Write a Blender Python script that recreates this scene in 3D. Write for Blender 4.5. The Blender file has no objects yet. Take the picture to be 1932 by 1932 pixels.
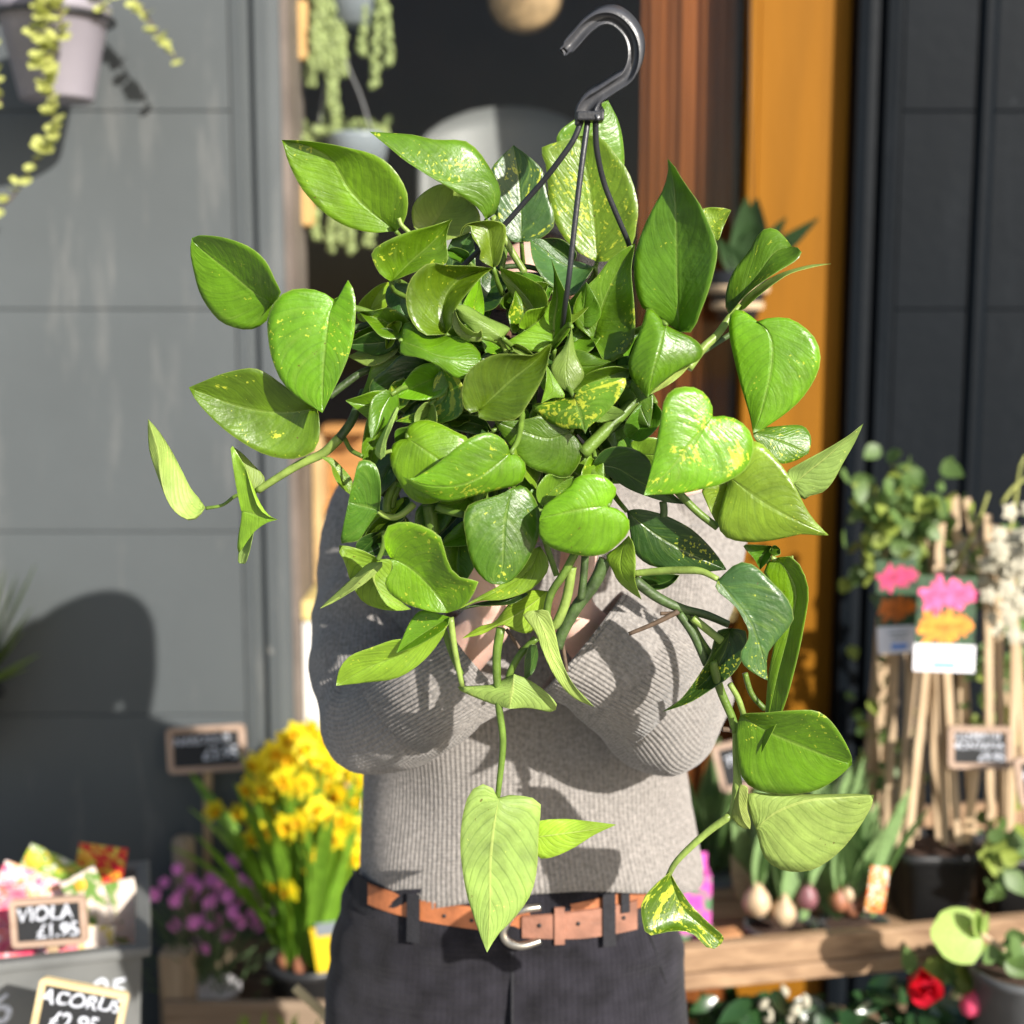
import bpy, bmesh, math, random
from mathutils import Vector, Matrix, noise
random.seed(7)
R = math.radians
SC = bpy.context.scene
COL = SC.collection

# ------------------------------------------------------------------ camera, sky, sun, exposure
F = 2600.0                      # focal length in units of a 1932 px wide picture
PITCH = R(7.7)
EYE = 1.68
cam = bpy.data.cameras.new("camera")
cam.sensor_width = 36.0
cam.lens = 36.0 * F / 1932.0
cam.clip_start = 0.05
cam.clip_end = 200.0
cam.dof.use_dof = True
cam.dof.focus_distance = 1.195
cam.dof.aperture_fstop = 3.4
cam_ob = bpy.data.objects.new("camera", cam)
COL.objects.link(cam_ob)
cam_ob.location = (0, 0, EYE)
cam_ob.rotation_euler = (math.pi / 2 - PITCH, 0, 0)
SC.camera = cam_ob

SUNV = Vector((0.78, -1.0, 0.59)).normalized()      # towards the sun
ELEV = math.asin(SUNV.z)
world = bpy.data.worlds.new("World")
SC.world = world
world.use_nodes = True
wn = world.node_tree
wn.nodes.clear()
wo = wn.nodes.new("ShaderNodeOutputWorld")
wb = wn.nodes.new("ShaderNodeBackground")
sky = wn.nodes.new("ShaderNodeTexSky")
sky.sky_type = 'NISHITA'
sky.sun_disc = False
sky.sun_elevation = ELEV
sky.sun_rotation = math.atan2(SUNV.x, SUNV.y)
sky.air_density = 1.0
sky.dust_density = 1.5
wb.inputs[1].default_value = 0.088
wn.links.new(sky.outputs[0], wb.inputs[0])
wn.links.new(wb.outputs[0], wo.inputs[0])
sun = bpy.data.lights.new("sun", 'SUN')
sun.energy = 5.0
sun.angle = R(0.55)
sun.color = (1.0, 0.945, 0.87)
sun_ob = bpy.data.objects.new("sun", sun)
COL.objects.link(sun_ob)
sun_ob.location = SUNV * 8
sun_ob.rotation_euler = (-SUNV).to_track_quat('-Z', 'Y').to_euler()
SC.view_settings.view_transform = 'Standard'
SC.view_settings.look = 'None'
SC.view_settings.exposure = 0.66
SC.view_settings.gamma = 1.0
SC.render.engine = 'CYCLES'
SC.cycles.use_denoising = True
SC.cycles.max_bounces = 7
SC.cycles.transparent_max_bounces = 12
SC.cycles.sample_clamp_indirect = 6.0

# ------------------------------------------------------------------ helpers
CP, SP = math.cos(PITCH), math.sin(PITCH)
def P(x, y, Y):
    """point of the place seen at picture position x,y (1932 wide) whose depth in the street is Y metres"""
    rx = (x - 966) / F; ry = (966 - y) / F
    d = Vector((rx, CP + ry * SP, -SP + ry * CP))
    return Vector((0, 0, EYE)) + d * (Y / d.y)
def MPP(y, Y):
    ry = (966 - y) / F
    return (Y / (CP + ry * SP)) / F

def tag(o, label=None, cat=None, group=None, kind=None):
    if label: o["label"] = label
    if cat: o["category"] = cat
    if group: o["group"] = group
    if kind: o["kind"] = kind
    return o
def empty(name, loc, label=None, cat=None, group=None):
    o = bpy.data.objects.new(name, None)
    o.empty_display_size = 0.05
    o.location = loc
    COL.objects.link(o)
    return tag(o, label, cat, group)
def put(name, me, mats=None, parent=None, smooth=True):
    """link a mesh given in world coordinates; a parent empty keeps it where it is"""
    if mats is not None:
        if not isinstance(mats, (list, tuple)): mats = [mats]
        for m in mats: me.materials.append(m)
    if smooth and len(me.polygons):
        me.polygons.foreach_set("use_smooth", [True] * len(me.polygons))
    o = bpy.data.objects.new(name, me)
    COL.objects.link(o)
    if parent is not None:
        o.parent = parent
        o.matrix_parent_inverse = wmat(parent).inverted()
    return o
def wmat(o):
    m = Matrix.LocRotScale(o.location, o.rotation_euler, o.scale)
    if o.parent is not None:
        m = wmat(o.parent) @ o.matrix_parent_inverse @ m
    return m
def inst(name, me, mat4, parent=None):
    """another copy of a shared mesh, placed with a world matrix"""
    o = bpy.data.objects.new(name, me)
    COL.objects.link(o)
    if parent is not None:
        o.parent = parent
        o.matrix_parent_inverse = wmat(parent).inverted()
    o.matrix_basis = mat4
    return o
def mesh(name, verts, faces, uvs=None):
    me = bpy.data.meshes.new(name)
    me.from_pydata([tuple(v) for v in verts], [], faces)
    me.update()
    return me
def bm_mesh(name, bm):
    me = bpy.data.meshes.new(name)
    bmesh.ops.recalc_face_normals(bm, faces=bm.faces)
    bm.to_mesh(me); bm.free()
    return me
def b_box(bm, c, s, rot=None, bev=0.0):
    r = bmesh.ops.create_cube(bm, size=1.0)
    vs = r['verts']
    if bev > 0:
        for v in vs: v.co = Vector((v.co.x * s[0], v.co.y * s[1], v.co.z * s[2]))
        es = list({e for v in vs for e in v.link_edges})
        q = bmesh.ops.bevel(bm, geom=es, offset=bev, segments=2, affect='EDGES', profile=0.5)
        vs = list({v for f in q['faces'] for v in f.verts} | {v for v in vs if v.is_valid})
    else:
        for v in vs: v.co = Vector((v.co.x * s[0], v.co.y * s[1], v.co.z * s[2]))
    M = Matrix.Translation(Vector(c))
    if rot is not None: M = M @ rot.to_4x4()
    for v in vs: v.co = M @ v.co
    return vs
def box(name, lo, hi, m, parent=None, bev=0.003, rot=None):
    lo, hi = Vector(lo), Vector(hi)
    bm = bmesh.new()
    b_box(bm, (lo + hi) / 2, hi - lo, rot, bev)
    return put(name, bm_mesh(name, bm), m, parent, smooth=False)
def catmull(pts, n):
    """resample a polyline smoothly to n points at equal arc length (any dimension)"""
    pts = [Vector(p) for p in pts]
    if len(pts) == 2:
        return [pts[0].lerp(pts[1], i / (n - 1)) for i in range(n)]
    ext = [pts[0] * 2 - pts[1]] + pts + [pts[-1] * 2 - pts[-2]]
    dense = []
    for i in range(1, len(ext) - 2):
        p0, p1, p2, p3 = ext[i - 1], ext[i], ext[i + 1], ext[i + 2]
        for k in range(10):
            t = k / 10
            dense.append(0.5 * ((2 * p1) + (p2 - p0) * t + (2 * p0 - 5 * p1 + 4 * p2 - p3) * t * t + (3 * p1 - p0 - 3 * p2 + p3) * t ** 3))
    dense.append(pts[-1])
    cum = [0.0]
    for a, b in zip(dense, dense[1:]): cum.append(cum[-1] + (b - a).length)
    out = []; j = 0
    for i in range(n):
        s = cum[-1] * i / (n - 1)
        while j < len(cum) - 2 and cum[j + 1] < s: j += 1
        seg = cum[j + 1] - cum[j]
        out.append(dense[j].lerp(dense[j + 1], 0 if seg < 1e-9 else (s - cum[j]) / seg))
    return out
def lerp_list(vals, t):
    x = t * (len(vals) - 1); i = min(int(x), len(vals) - 2)
    return vals[i] + (vals[i + 1] - vals[i]) * (x - i)
def frames(path):
    n = len(path); T = []
    for i in range(n):
        T.append((path[min(i + 1, n - 1)] - path[max(i - 1, 0)]).normalized())
    up = Vector((0, 0, 1)) if abs(T[0].z) < 0.9 else Vector((0, 1, 0))
    N = [(up - T[0] * up.dot(T[0])).normalized()]
    for i in range(1, n):
        q = T[i - 1].rotation_difference(T[i])
        v = q @ N[-1]
        N.append((v - T[i] * v.dot(T[i])).normalized())
    return T, N, [T[i].cross(N[i]) for i in range(n)]
def tube_geo(path, radii, seg=10, n=None, caps=True, flat=1.0):
    """verts, faces of a tapering tube along a smooth path; radii a list spread along it"""
    path = catmull(path, n or max(6, 4 * len(path)))
    T, N, B = frames(path)
    V, Fc = [], []
    for i, p in enumerate(path):
        r = lerp_list(radii, i / (len(path) - 1)) if len(radii) > 1 else radii[0]
        for k in range(seg):
            a = 2 * math.pi * k / seg
            V.append(p + N[i] * (math.cos(a) * r) + B[i] * (math.sin(a) * r * flat))
    for i in range(len(path) - 1):
        for k in range(seg):
            k2 = (k + 1) % seg
            Fc.append((i * seg + k, i * seg + k2, (i + 1) * seg + k2, (i + 1) * seg + k))
    if caps:
        Fc.append(tuple(reversed(range(seg))))
        Fc.append(tuple(range((len(path) - 1) * seg, len(path) * seg)))
    return V, Fc
def tube(name, path, radii, m, parent=None, seg=8, n=None, flat=1.0):
    V, Fc = tube_geo(path, radii, seg, n, True, flat)
    return put(name, mesh(name, V, Fc), m, parent)
class Geo:
    """collects several pieces of ONE part"""
    def __init__(s): s.V = []; s.F = []
    def add(s, V, Fc):
        o = len(s.V); s.V += list(V); s.F += [tuple(i + o for i in f) for f in Fc]
    def tube(s, path, radii, seg=6, n=None): s.add(*tube_geo(path, radii, seg, n))
    def put(s, name, m, parent=None, smooth=True): return put(name, mesh(name, s.V, s.F), m, parent, smooth)
def lathe(name, prof, m, parent=None, M=Matrix(), seg=28, sq=0.0):
    """turn a profile [(r,z)...] about z; sq>0 makes a rounded-square plan"""
    V, Fc = [], []
    for r, z in prof:
        for k in range(seg):
            a = 2 * math.pi * k / seg
            c, s_ = math.cos(a), math.sin(a)
            f = 1.0 if sq == 0 else (abs(c) ** sq + abs(s_) ** sq) ** (-1.0 / sq)
            V.append(M @ Vector((r * f * c, r * f * s_, z)))
    for i in range(len(prof) - 1):
        for k in range(seg):
            k2 = (k + 1) % seg
            Fc.append((i * seg + k, i * seg + k2, (i + 1) * seg + k2, (i + 1) * seg + k))
    return put(name, mesh(name, V, Fc), m, parent)
def text_part(name, s, loc, size, rot, m, parent, thick=0.0004):
    cu = bpy.data.curves.new(name, 'FONT')
    cu.body = s; cu.size = size; cu.align_x = 'CENTER'; cu.align_y = 'CENTER'; cu.extrude = thick
    cu.offset = size * 0.012
    to = bpy.data.objects.new("tmp", cu); COL.objects.link(to)
    dg = bpy.context.evaluated_depsgraph_get()
    me = bpy.data.meshes.new_from_object(to.evaluated_get(dg))
    bpy.data.objects.remove(to)
    for v in me.vertices:                        # unsteady hand lettering
        q = Vector((v.co.x / size * 1.7, v.co.y / size * 1.7, len(s) * 1.3))
        w = noise.noise_vector(q) * (size * 0.11)
        v.co.x += w.x + v.co.y * 0.12; v.co.y += w.y + 0.03 * v.co.x
    me.transform(Matrix.Translation(loc) @ rot.to_4x4())
    me.materials.clear()
    return put(name, me, m, parent, smooth=False)

# ------------------------------------------------------------------ materials
def mat(name, col, rough=0.6, var=0.25, scale=18.0, bump=0.0, bscale=60.0, metal=0.0, spec=0.5, trans=0.0, tcol=None, stretch=None, coat=0.0):
    m = bpy.data.materials.new(name); m.use_nodes = True
    nt = m.node_tree; N = nt.nodes; L = nt.links
    b = N["Principled BSDF"]
    b.inputs["Roughness"].default_value = rough
    b.inputs["Metallic"].default_value = metal
    b.inputs["Specular IOR Level"].default_value = spec
    b.inputs["Coat Weight"].default_value = coat
    tc = N.new("ShaderNodeTexCoord")
    mp = N.new("ShaderNodeMapping")
    if stretch: mp.inputs["Scale"].default_value = stretch
    L.new(tc.outputs["Object"], mp.inputs[0])
    nz = N.new("ShaderNodeTexNoise"); nz.inputs["Scale"].default_value = scale; nz.inputs["Detail"].default_value = 6.0
    L.new(mp.outputs[0], nz.inputs["Vector"])
    rp = N.new("ShaderNodeMapRange"); rp.inputs[1].default_value = 0.3; rp.inputs[2].default_value = 0.7
    rp.inputs[3].default_value = 1 - var; rp.inputs[4].default_value = 1 + var
    L.new(nz.outputs[0], rp.inputs[0])
    mx = N.new("ShaderNodeMix"); mx.data_type = 'RGBA'; mx.blend_type = 'MULTIPLY'; mx.inputs[0].default_value = 1.0
    mx.inputs[6].default_value = (*col, 1)
    L.new(rp.outputs[0], mx.inputs[7])
    L.new(mx.outputs[2], b.inputs["Base Color"])
    if bump > 0:
        n2 = N.new("ShaderNodeTexNoise"); n2.inputs["Scale"].default_value = bscale; n2.inputs["Detail"].default_value = 5.0
        L.new(mp.outputs[0], n2.inputs["Vector"])
        bp = N.new("ShaderNodeBump"); bp.inputs["Strength"].default_value = bump; bp.inputs["Distance"].default_value = 0.002
        L.new(n2.outputs[0], bp.inputs["Height"]); L.new(bp.outputs[0], b.inputs["Normal"])
    if trans > 0:
        t = N.new("ShaderNodeBsdfTranslucent"); ms = N.new("ShaderNodeMixShader")
        t.inputs[0].default_value = (*(tcol or col), 1)
        ms.inputs[0].default_value = trans
        out = N["Material Output"]
        L.new(b.outputs[0], ms.inputs[1]); L.new(t.outputs[0], ms.inputs[2]); L.new(ms.outputs[0], out.inputs[0])
    return m
def wood(name, col, dark, rough=0.75, scale=5.0, axis=0):
    m = bpy.data.materials.new(name); m.use_nodes = True
    N = m.node_tree.nodes; L = m.node_tree.links; b = N["Principled BSDF"]
    tc = N.new("ShaderNodeTexCoord"); mp = N.new("ShaderNodeMapping")
    s = [14.0, 14.0, 14.0]; s[axis] = 1.0
    mp.inputs["Scale"].default_value = s
    L.new(tc.outputs["Object"], mp.inputs[0])
    nz = N.new("ShaderNodeTexNoise"); nz.inputs["Scale"].default_value = scale; nz.inputs["Detail"].default_value = 8; nz.inputs["Distortion"].default_value = 0.6
    L.new(mp.outputs[0], nz.inputs["Vector"])
    cr = N.new("ShaderNodeValToRGB"); cr.color_ramp.elements[0].position = 0.32; cr.color_ramp.elements[1].position = 0.68
    cr.color_ramp.elements[0].color = (*dark, 1); cr.color_ramp.elements[1].color = (*col, 1)
    L.new(nz.outputs[0], cr.inputs[0]); L.new(cr.outputs[0], b.inputs["Base Color"])
    b.inputs["Roughness"].default_value = rough
    bp = N.new("ShaderNodeBump"); bp.inputs["Strength"].default_value = 0.4; bp.inputs["Distance"].default_value = 0.002
    L.new(nz.outputs[0], bp.inputs["Height"]); L.new(bp.outputs[0], b.inputs["Normal"])
    return m

def leaf_material(name, under):
    m = bpy.data.materials.new(name); m.use_nodes = True
    N = m.node_tree.nodes; L = m.node_tree.links; b = N["Principled BSDF"]
    def math_(op, a, bb=None, c=None):
        n = N.new("ShaderNodeMath"); n.operation = op
        for i, v in enumerate((a, bb, c)):
            if v is None: continue
            if isinstance(v, (int, float)): n.inputs[i].default_value = v
            else: L.new(v, n.inputs[i])
        return n.outputs[0]
    def mix(f, a, c, mode='MIX'):
        n = N.new("ShaderNodeMix"); n.data_type = 'RGBA'; n.blend_type = mode
        for sock, v in ((n.inputs[0], f), (n.inputs[6], a), (n.inputs[7], c)):
            if isinstance(v, (int, float)): sock.default_value = v
            elif isinstance(v, tuple): sock.default_value = v
            else: L.new(v, sock)
        return n.outputs[2]
    oi = N.new("ShaderNodeObjectInfo")
    uv = N.new("ShaderNodeUVMap"); uv.uv_map = "UVMap"
    sx = N.new("ShaderNodeSeparateXYZ"); L.new(uv.outputs[0], sx.inputs[0])
    u = sx.outputs[0]
    v = math_('ABSOLUTE', math_('MULTIPLY_ADD', sx.outputs[1], 2.0, -1.0))
    at = N.new("ShaderNodeAttribute"); at.attribute_type = 'OBJECT'; at.attribute_name = "variegation"
    va = at.outputs["Fac"]
    tc = N.new("ShaderNodeTexCoord")
    rnd = math_('MULTIPLY', oi.outputs["Random"], 37.0)
    def noise_(scale, detail=4.0, vec=None, w=0.0, rough=0.55):
        n = N.new("ShaderNodeTexNoise"); n.noise_dimensions = '4D'
        n.inputs["Scale"].default_value = scale; n.inputs["Detail"].default_value = detail; n.inputs["Roughness"].default_value = rough
        L.new(vec or tc.outputs["Object"], n.inputs["Vector"])
        L.new(math_('ADD', rnd, w), n.inputs["W"])
        return n.outputs[0]
    # lateral veins sweep from the midrib to the tip
    lat = math_('MULTIPLY_ADD', v, -0.42, u)
    lat = math_('MULTIPLY_ADD', noise_(28.0, 2.0), 0.07, lat)
    cmb = N.new("ShaderNodeCombineXYZ")
    L.new(math_('MULTIPLY', lat, 16.0), cmb.inputs[0]); L.new(math_('MULTIPLY', v, 1.6), cmb.inputs[1])
    streak = noise_(1.6, 3.0, cmb.outputs[0], 5.0)
    wv = math_('FRACT', math_('MULTIPLY', lat, 11.0))
    vein = math_('ABSOLUTE', math_('SUBTRACT', wv, 0.5))              # 0 on the vein, 0.5 between
    veinline = math_('SUBTRACT', 1.0, math_('SMOOTH_MIN', math_('MULTIPLY', vein, 9.0), 1.0, 0.2))
    rib = math_('LESS_THAN', v, 0.035)
    base = oi.outputs["Color"]
    mott = noise_(55.0, 5.0, None, 2.0)
    k = math_('MULTIPLY_ADD', math_('SUBTRACT', mott, 0.5), 0.9, 1.0)
    k = math_('ADD', k, math_('MULTIPLY', math_('SUBTRACT', streak, 0.5), 0.55))
    big = noise_(16.0, 2.0, None, 21.0)
    k = math_('ADD', k, math_('MULTIPLY', math_('SUBTRACT', big, 0.5), 1.3))
    k = math_('MAXIMUM', k, 0.45)
    g = N.new("ShaderNodeCombineColor")
    for i in range(3): L.new(k, g.inputs[i])
    col = mix(1.0, base, g.outputs[0], 'MULTIPLY')
    # paler marbling drawn out along the veins
    cmb3 = N.new("ShaderNodeCombineXYZ")
    L.new(math_('MULTIPLY', lat, 9.0), cmb3.inputs[0]); L.new(math_('MULTIPLY', sx.outputs[1], 2.0), cmb3.inputs[1])
    mar = N.new("ShaderNodeMapRange"); mar.interpolation_type = 'SMOOTHSTEP'
    mar.inputs[1].default_value = 0.50; mar.inputs[2].default_value = 0.72
    L.new(noise_(1.3, 6.0, cmb3.outputs[0], 41.0, 0.65), mar.inputs[0])
    col = mix(math_('MULTIPLY', mar.outputs[0], math_('MULTIPLY_ADD', va, 0.5, 0.18)), col, (0.20, 0.33, 0.04, 1))
    # variegation: fine specks and torn splashes
    spk = noise_(330.0, 1.0, None, 9.0)
    dens = noise_(24.0, 2.0, None, 13.0)
    cr1 = math_('GREATER_THAN', math_('ADD', spk, math_('MULTIPLY', math_('SUBTRACT', dens, 0.5), 0.85)), math_('MULTIPLY_ADD', va, -0.15, 0.83))
    cmb2 = N.new("ShaderNodeCombineXYZ")
    L.new(math_('MULTIPLY', lat, 5.0), cmb2.inputs[0]); L.new(math_('MULTIPLY', sx.outputs[1], 3.2), cmb2.inputs[1])
    spl = math_('ADD', noise_(1.5, 7.0, cmb2.outputs[0], 17.0, 0.62), math_('MULTIPLY', math_('SUBTRACT', spk, 0.5), 0.22))
    spm = N.new("ShaderNodeMapRange"); spm.interpolation_type = 'SMOOTHSTEP'
    th = math_('MULTIPLY_ADD', va, -0.28, 0.80)
    L.new(spl, spm.inputs[0]); L.new(th, spm.inputs[1]); L.new(math_('ADD', th, 0.035), spm.inputs[2])
    vm = math_('MAXIMUM', math_('MULTIPLY', cr1, 0.75), math_('MULTIPLY', spm.outputs[0], 0.9))
    cream = (0.55, 0.60, 0.05, 1) if not under else (0.55, 0.62, 0.12, 1)
    col = mix(math_('MULTIPLY', vm, 0.4 if under else 0.88), col, cream)
    if under:
        col = mix(1.0, col, (1.5, 1.42, 1.7, 1), 'MULTIPLY')
        col = mix(math_('MULTIPLY', veinline, 0.32), col, (0.04, 0.10, 0.01, 1))
        col = mix(math_('MULTIPLY', rib, 0.6), col, (0.42, 0.5, 0.14, 1))
    else:
        col = mix(math_('MULTIPLY', rib, 0.3), col, (0.25, 0.36, 0.07, 1))
        col = mix(math_('MULTIPLY', veinline, 0.2), col, (0.03, 0.10, 0.01, 1))
    brn = math_('GREATER_THAN', math_('ADD', noise_(210.0, 2.0, None, 51.0), math_('MULTIPLY', noise_(20.0, 1.0, None, 55.0), 0.35)), 0.93)
    col = mix(math_('MULTIPLY', brn, 0.7), col, (0.10, 0.055, 0.012, 1))
    edge = math_('GREATER_THAN', v, 0.975)
    col = mix(math_('MULTIPLY', edge, 0.3), col, (0.38, 0.46, 0.12, 1))
    L.new(col, b.inputs["Base Color"])
    b.inputs["Roughness"].default_value = 0.48 if under else 0.34
    b.inputs["Specular IOR Level"].default_value = 0.32 if under else 0.62
    h = math_('MULTIPLY', math_('POWER', vein, 0.6), 0.5 if under else 0.20)
    h = math_('ADD', h, math_('MULTIPLY', noise_(150.0, 3.0, None, 30.0), 0.85))
    h = math_('ADD', h, math_('MULTIPLY', noise_(60.0, 3.0, None, 34.0), 1.9))
    h = math_('ADD', h, math_('MULTIPLY', streak, 0.8))
    h = math_('SUBTRACT', h, math_('MULTIPLY', math_('SUBTRACT', 1.0, math_('MINIMUM', math_('MULTIPLY', v, 14.0), 1.0)), -0.9 if under else 0.9))
    bp = N.new("ShaderNodeBump"); bp.inputs["Strength"].default_value = 0.55; bp.inputs["Distance"].default_value = 0.0011
    L.new(h, bp.inputs["Height"]); L.new(bp.outputs[0], b.inputs["Normal"])
    t = N.new("ShaderNodeBsdfTranslucent"); ms = N.new("ShaderNodeMixShader")
    tcol = mix(1.0, col, (2.3, 2.0, 0.7, 1), 'MULTIPLY')
    L.new(tcol, t.inputs[0]); L.new(bp.outputs[0], t.inputs[1])
    ms.inputs[0].default_value = 0.24
    L.new(b.outputs[0], ms.inputs[1]); L.new(t.outputs[0], ms.inputs[2])
    L.new(ms.outputs[0], N["Material Output"].inputs[0])
    return m

M_TOP = leaf_material("pothos leaf upper side", False)
M_UND = leaf_material("pothos leaf underside", True)
M_STEM = mat("pothos stem", (0.13, 0.22, 0.03), 0.4, 0.35, 60, 0.3, 300, trans=0.15)
M_STEMD = mat("pothos old stem", (0.055, 0.095, 0.025), 0.5, 0.5, 70, 0.4, 250)
M_STEMP = mat("pothos pale stem", (0.27, 0.38, 0.08), 0.38, 0.3, 60, 0.3, 300, trans=0.2)
M_ROOT = mat("aerial root", (0.10, 0.065, 0.04), 0.7, 0.4, 120)
M_HOOK = mat("dark grey plastic", (0.022, 0.023, 0.027), 0.42, 0.12, 90, 0.15, 400, spec=0.6)
M_HOOKD = mat("grey plastic rim", (0.055, 0.057, 0.064), 0.36, 0.12, 90, 0.15, 400, spec=0.6)
M_POTB = mat("black plastic", (0.018, 0.019, 0.021), 0.5, 0.3, 40)
M_SOIL = mat("bark soil", (0.075, 0.042, 0.028), 0.95, 0.6, 160, 1.0, 200)
M_BARK = mat("bark crumb", (0.30, 0.15, 0.09), 0.9, 0.4, 200, 0.8, 300)
M_SKIN = mat("skin", (0.72, 0.47, 0.38), 0.48, 0.10, 40, 0.15, 500)
_b = M_SKIN.node_tree.nodes["Principled BSDF"]
_b.inputs["Subsurface Weight"].default_value = 0.25
_b.inputs["Subsurface Radius"].default_value = (0.012, 0.005, 0.003)
M_HAIR = mat("dark hair", (0.018, 0.013, 0.011), 0.45, 0.5, 30, 0.8, 120, stretch=(14, 14, 1))
M_LEATHER = mat("tan leather", (0.38, 0.13, 0.05), 0.42, 0.3, 45, 0.3, 220)
M_LEATHER2 = mat("worn brown leather", (0.28, 0.13, 0.085), 0.42, 0.3, 45, 0.3, 220)
M_SILVER = mat("brushed metal", (0.62, 0.58, 0.50), 0.28, 0.1, 60, metal=1.0)

def knit_material(name, col, groove, var=0.3, vs=260):
    m = mat(name, col, 0.92, var, vs, 0.0)
    N = m.node_tree.nodes; L = m.node_tree.links; b = N["Principled BSDF"]
    uv = N.new("ShaderNodeUVMap"); uv.uv_map = "UVMap"
    sx = N.new("ShaderNodeSeparateXYZ"); L.new(uv.outputs[0], sx.inputs[0])
    def math_(op, a, bb=None):
        n = N.new("ShaderNodeMath"); n.operation = op
        for i, v in enumerate((a, bb)):
            if v is None: continue
            if isinstance(v, (int, float)): n.inputs[i].default_value = v
            else: L.new(v, n.inputs[i])
        return n.outputs[0]
    st = math_('SINE', math_('MULTIPLY', sx.outputs[1], 2 * math.pi))
    rb = math_('SINE', math_('MULTIPLY', sx.outputs[0], 2 * math.pi))
    tc = N.new("ShaderNodeTexCoord")
    nz = N.new("ShaderNodeTexNoise"); nz.inputs["Scale"].default_value = 420; nz.inputs["Detail"].default_value = 3
    L.new(tc.outputs["Object"], nz.inputs["Vector"])
    h = math_('ADD', math_('MULTIPLY', rb, groove), math_('ADD', math_('MULTIPLY', st, 0.22), math_('MULTIPLY', nz.outputs[0], 1.2)))
    bp = N.new("ShaderNodeBump"); bp.inputs["Strength"].default_value = 0.7; bp.inputs["Distance"].default_value = 0.0010
    L.new(h, bp.inputs["Height"]); L.new(bp.outputs[0], b.inputs["Normal"])
    b.inputs["Sheen Weight"].default_value = 0.25
    b.inputs["Sheen Roughness"].default_value = 0.5
    b.inputs["Specular IOR Level"].default_value = 0.15
    return m
M_KNIT = knit_material("grey wool knit", (0.262, 0.243, 0.226), 0.3)
M_CORD = knit_material("black corduroy", (0.0165, 0.0155, 0.0205), 0.28, 0.5, 34)
M_CORD.node_tree.nodes["Principled BSDF"].inputs["Sheen Weight"].default_value = 0.15
M_DENIM = mat("black cotton band", (0.014, 0.014, 0.018), 0.85, 0.3, 200, 0.5, 400)

# ------------------------------------------------------------------ the setting: pavement and shop front
M_PAVE = mat("concrete pavement", (0.30, 0.285, 0.265), 0.85, 0.2, 3.0, 0.4, 40)
pave = put("pavement", mesh("pavement", [(-40, -40, 0), (40, -40, 0), (40, 40, 0), (-40, 40, 0)], [(0, 1, 2, 3)]), M_PAVE)
tag(pave, kind="structure")

def paint(name, col, wear, rough, spec, amt=0.6):
    """weathered masonry paint: brush streaks, rubbed spots, chips"""
    m = mat(name, col, rough, 0.10, 2.5, 0.35, 35, spec=spec)
    N = m.node_tree.nodes; L = m.node_tree.links; b = N["Principled BSDF"]
    src = b.inputs["Base Color"].links[0].from_socket
    tc = N.new("ShaderNodeTexCoord"); mp = N.new("ShaderNodeMapping"); mp.inputs["Scale"].default_value = (9, 9, 1.5)
    L.new(tc.outputs["Object"], mp.inputs[0])
    n1 = N.new("ShaderNodeTexNoise"); n1.inputs["Scale"].default_value = 2.2; n1.inputs["Detail"].default_value = 9; n1.inputs["Roughness"].default_value = 0.65
    L.new(mp.outputs[0], n1.inputs["Vector"])
    r1 = N.new("ShaderNodeMapRange"); r1.inputs[1].default_value = 0.56; r1.inputs[2].default_value = 0.75; r1.inputs[4].default_value = amt
    L.new(n1.outputs[0], r1.inputs[0])
    mx = N.new("ShaderNodeMix"); mx.data_type = 'RGBA'
    L.new(r1.outputs[0], mx.inputs[0]); L.new(src, mx.inputs[6]); mx.inputs[7].default_value = (*wear, 1)
    n2 = N.new("ShaderNodeTexNoise"); n2.inputs["Scale"].default_value = 14; n2.inputs["Detail"].default_value = 2
    L.new(tc.outputs["Object"], n2.inputs["Vector"])
    r2 = N.new("ShaderNodeMapRange"); r2.inputs[1].default_value = 0.755; r2.inputs[2].default_value = 0.78
    L.new(n2.outputs[0], r2.inputs[0])
    m2 = N.new("ShaderNodeMix"); m2.data_type = 'RGBA'
    L.new(r2.outputs[0], m2.inputs[0]); L.new(mx.outputs[2], m2.inputs[6]); m2.inputs[7].default_value = (wear[0] * 1.4, wear[1] * 1.35, wear[2] * 1.3, 1)
    L.new(m2.outputs[2], b.inputs["Base Color"])
    return m
M_GREY = paint("grey masonry paint", (0.087, 0.098, 0.102), (0.155, 0.160, 0.157), 0.6, 0.3, 0.85)
M_DARK = paint("anthracite paint", (0.0038, 0.0062, 0.0092), (0.016, 0.020, 0.025), 0.55, 0.10, 0.3)
M_ORANGE = mat("ochre orange paint", (0.232, 0.094, 0.0050), 0.6, 0.16, 3, 0.3, 40, spec=0.12, stretch=(6, 6, .5))
M_BROWN = mat("red brown curtain", (0.165, 0.052, 0.012), 0.7, 0.4, 3, stretch=(8, 8, 0.6), spec=0.1)
M_INT = mat("dark shop interior", (0.085, 0.046, 0.030), 0.9, 0.3, 2)
M_WHITE = mat("white paint", (0.82, 0.81, 0.78), 0.55, 0.04, 6)
M_YELLOW = mat("pale yellow paint", (0.70, 0.55, 0.22), 0.55, 0.06, 6)
M_STRIP = mat("weathered brown edge", (0.16, 0.13, 0.11), 0.7, 0.3, 9)
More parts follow.
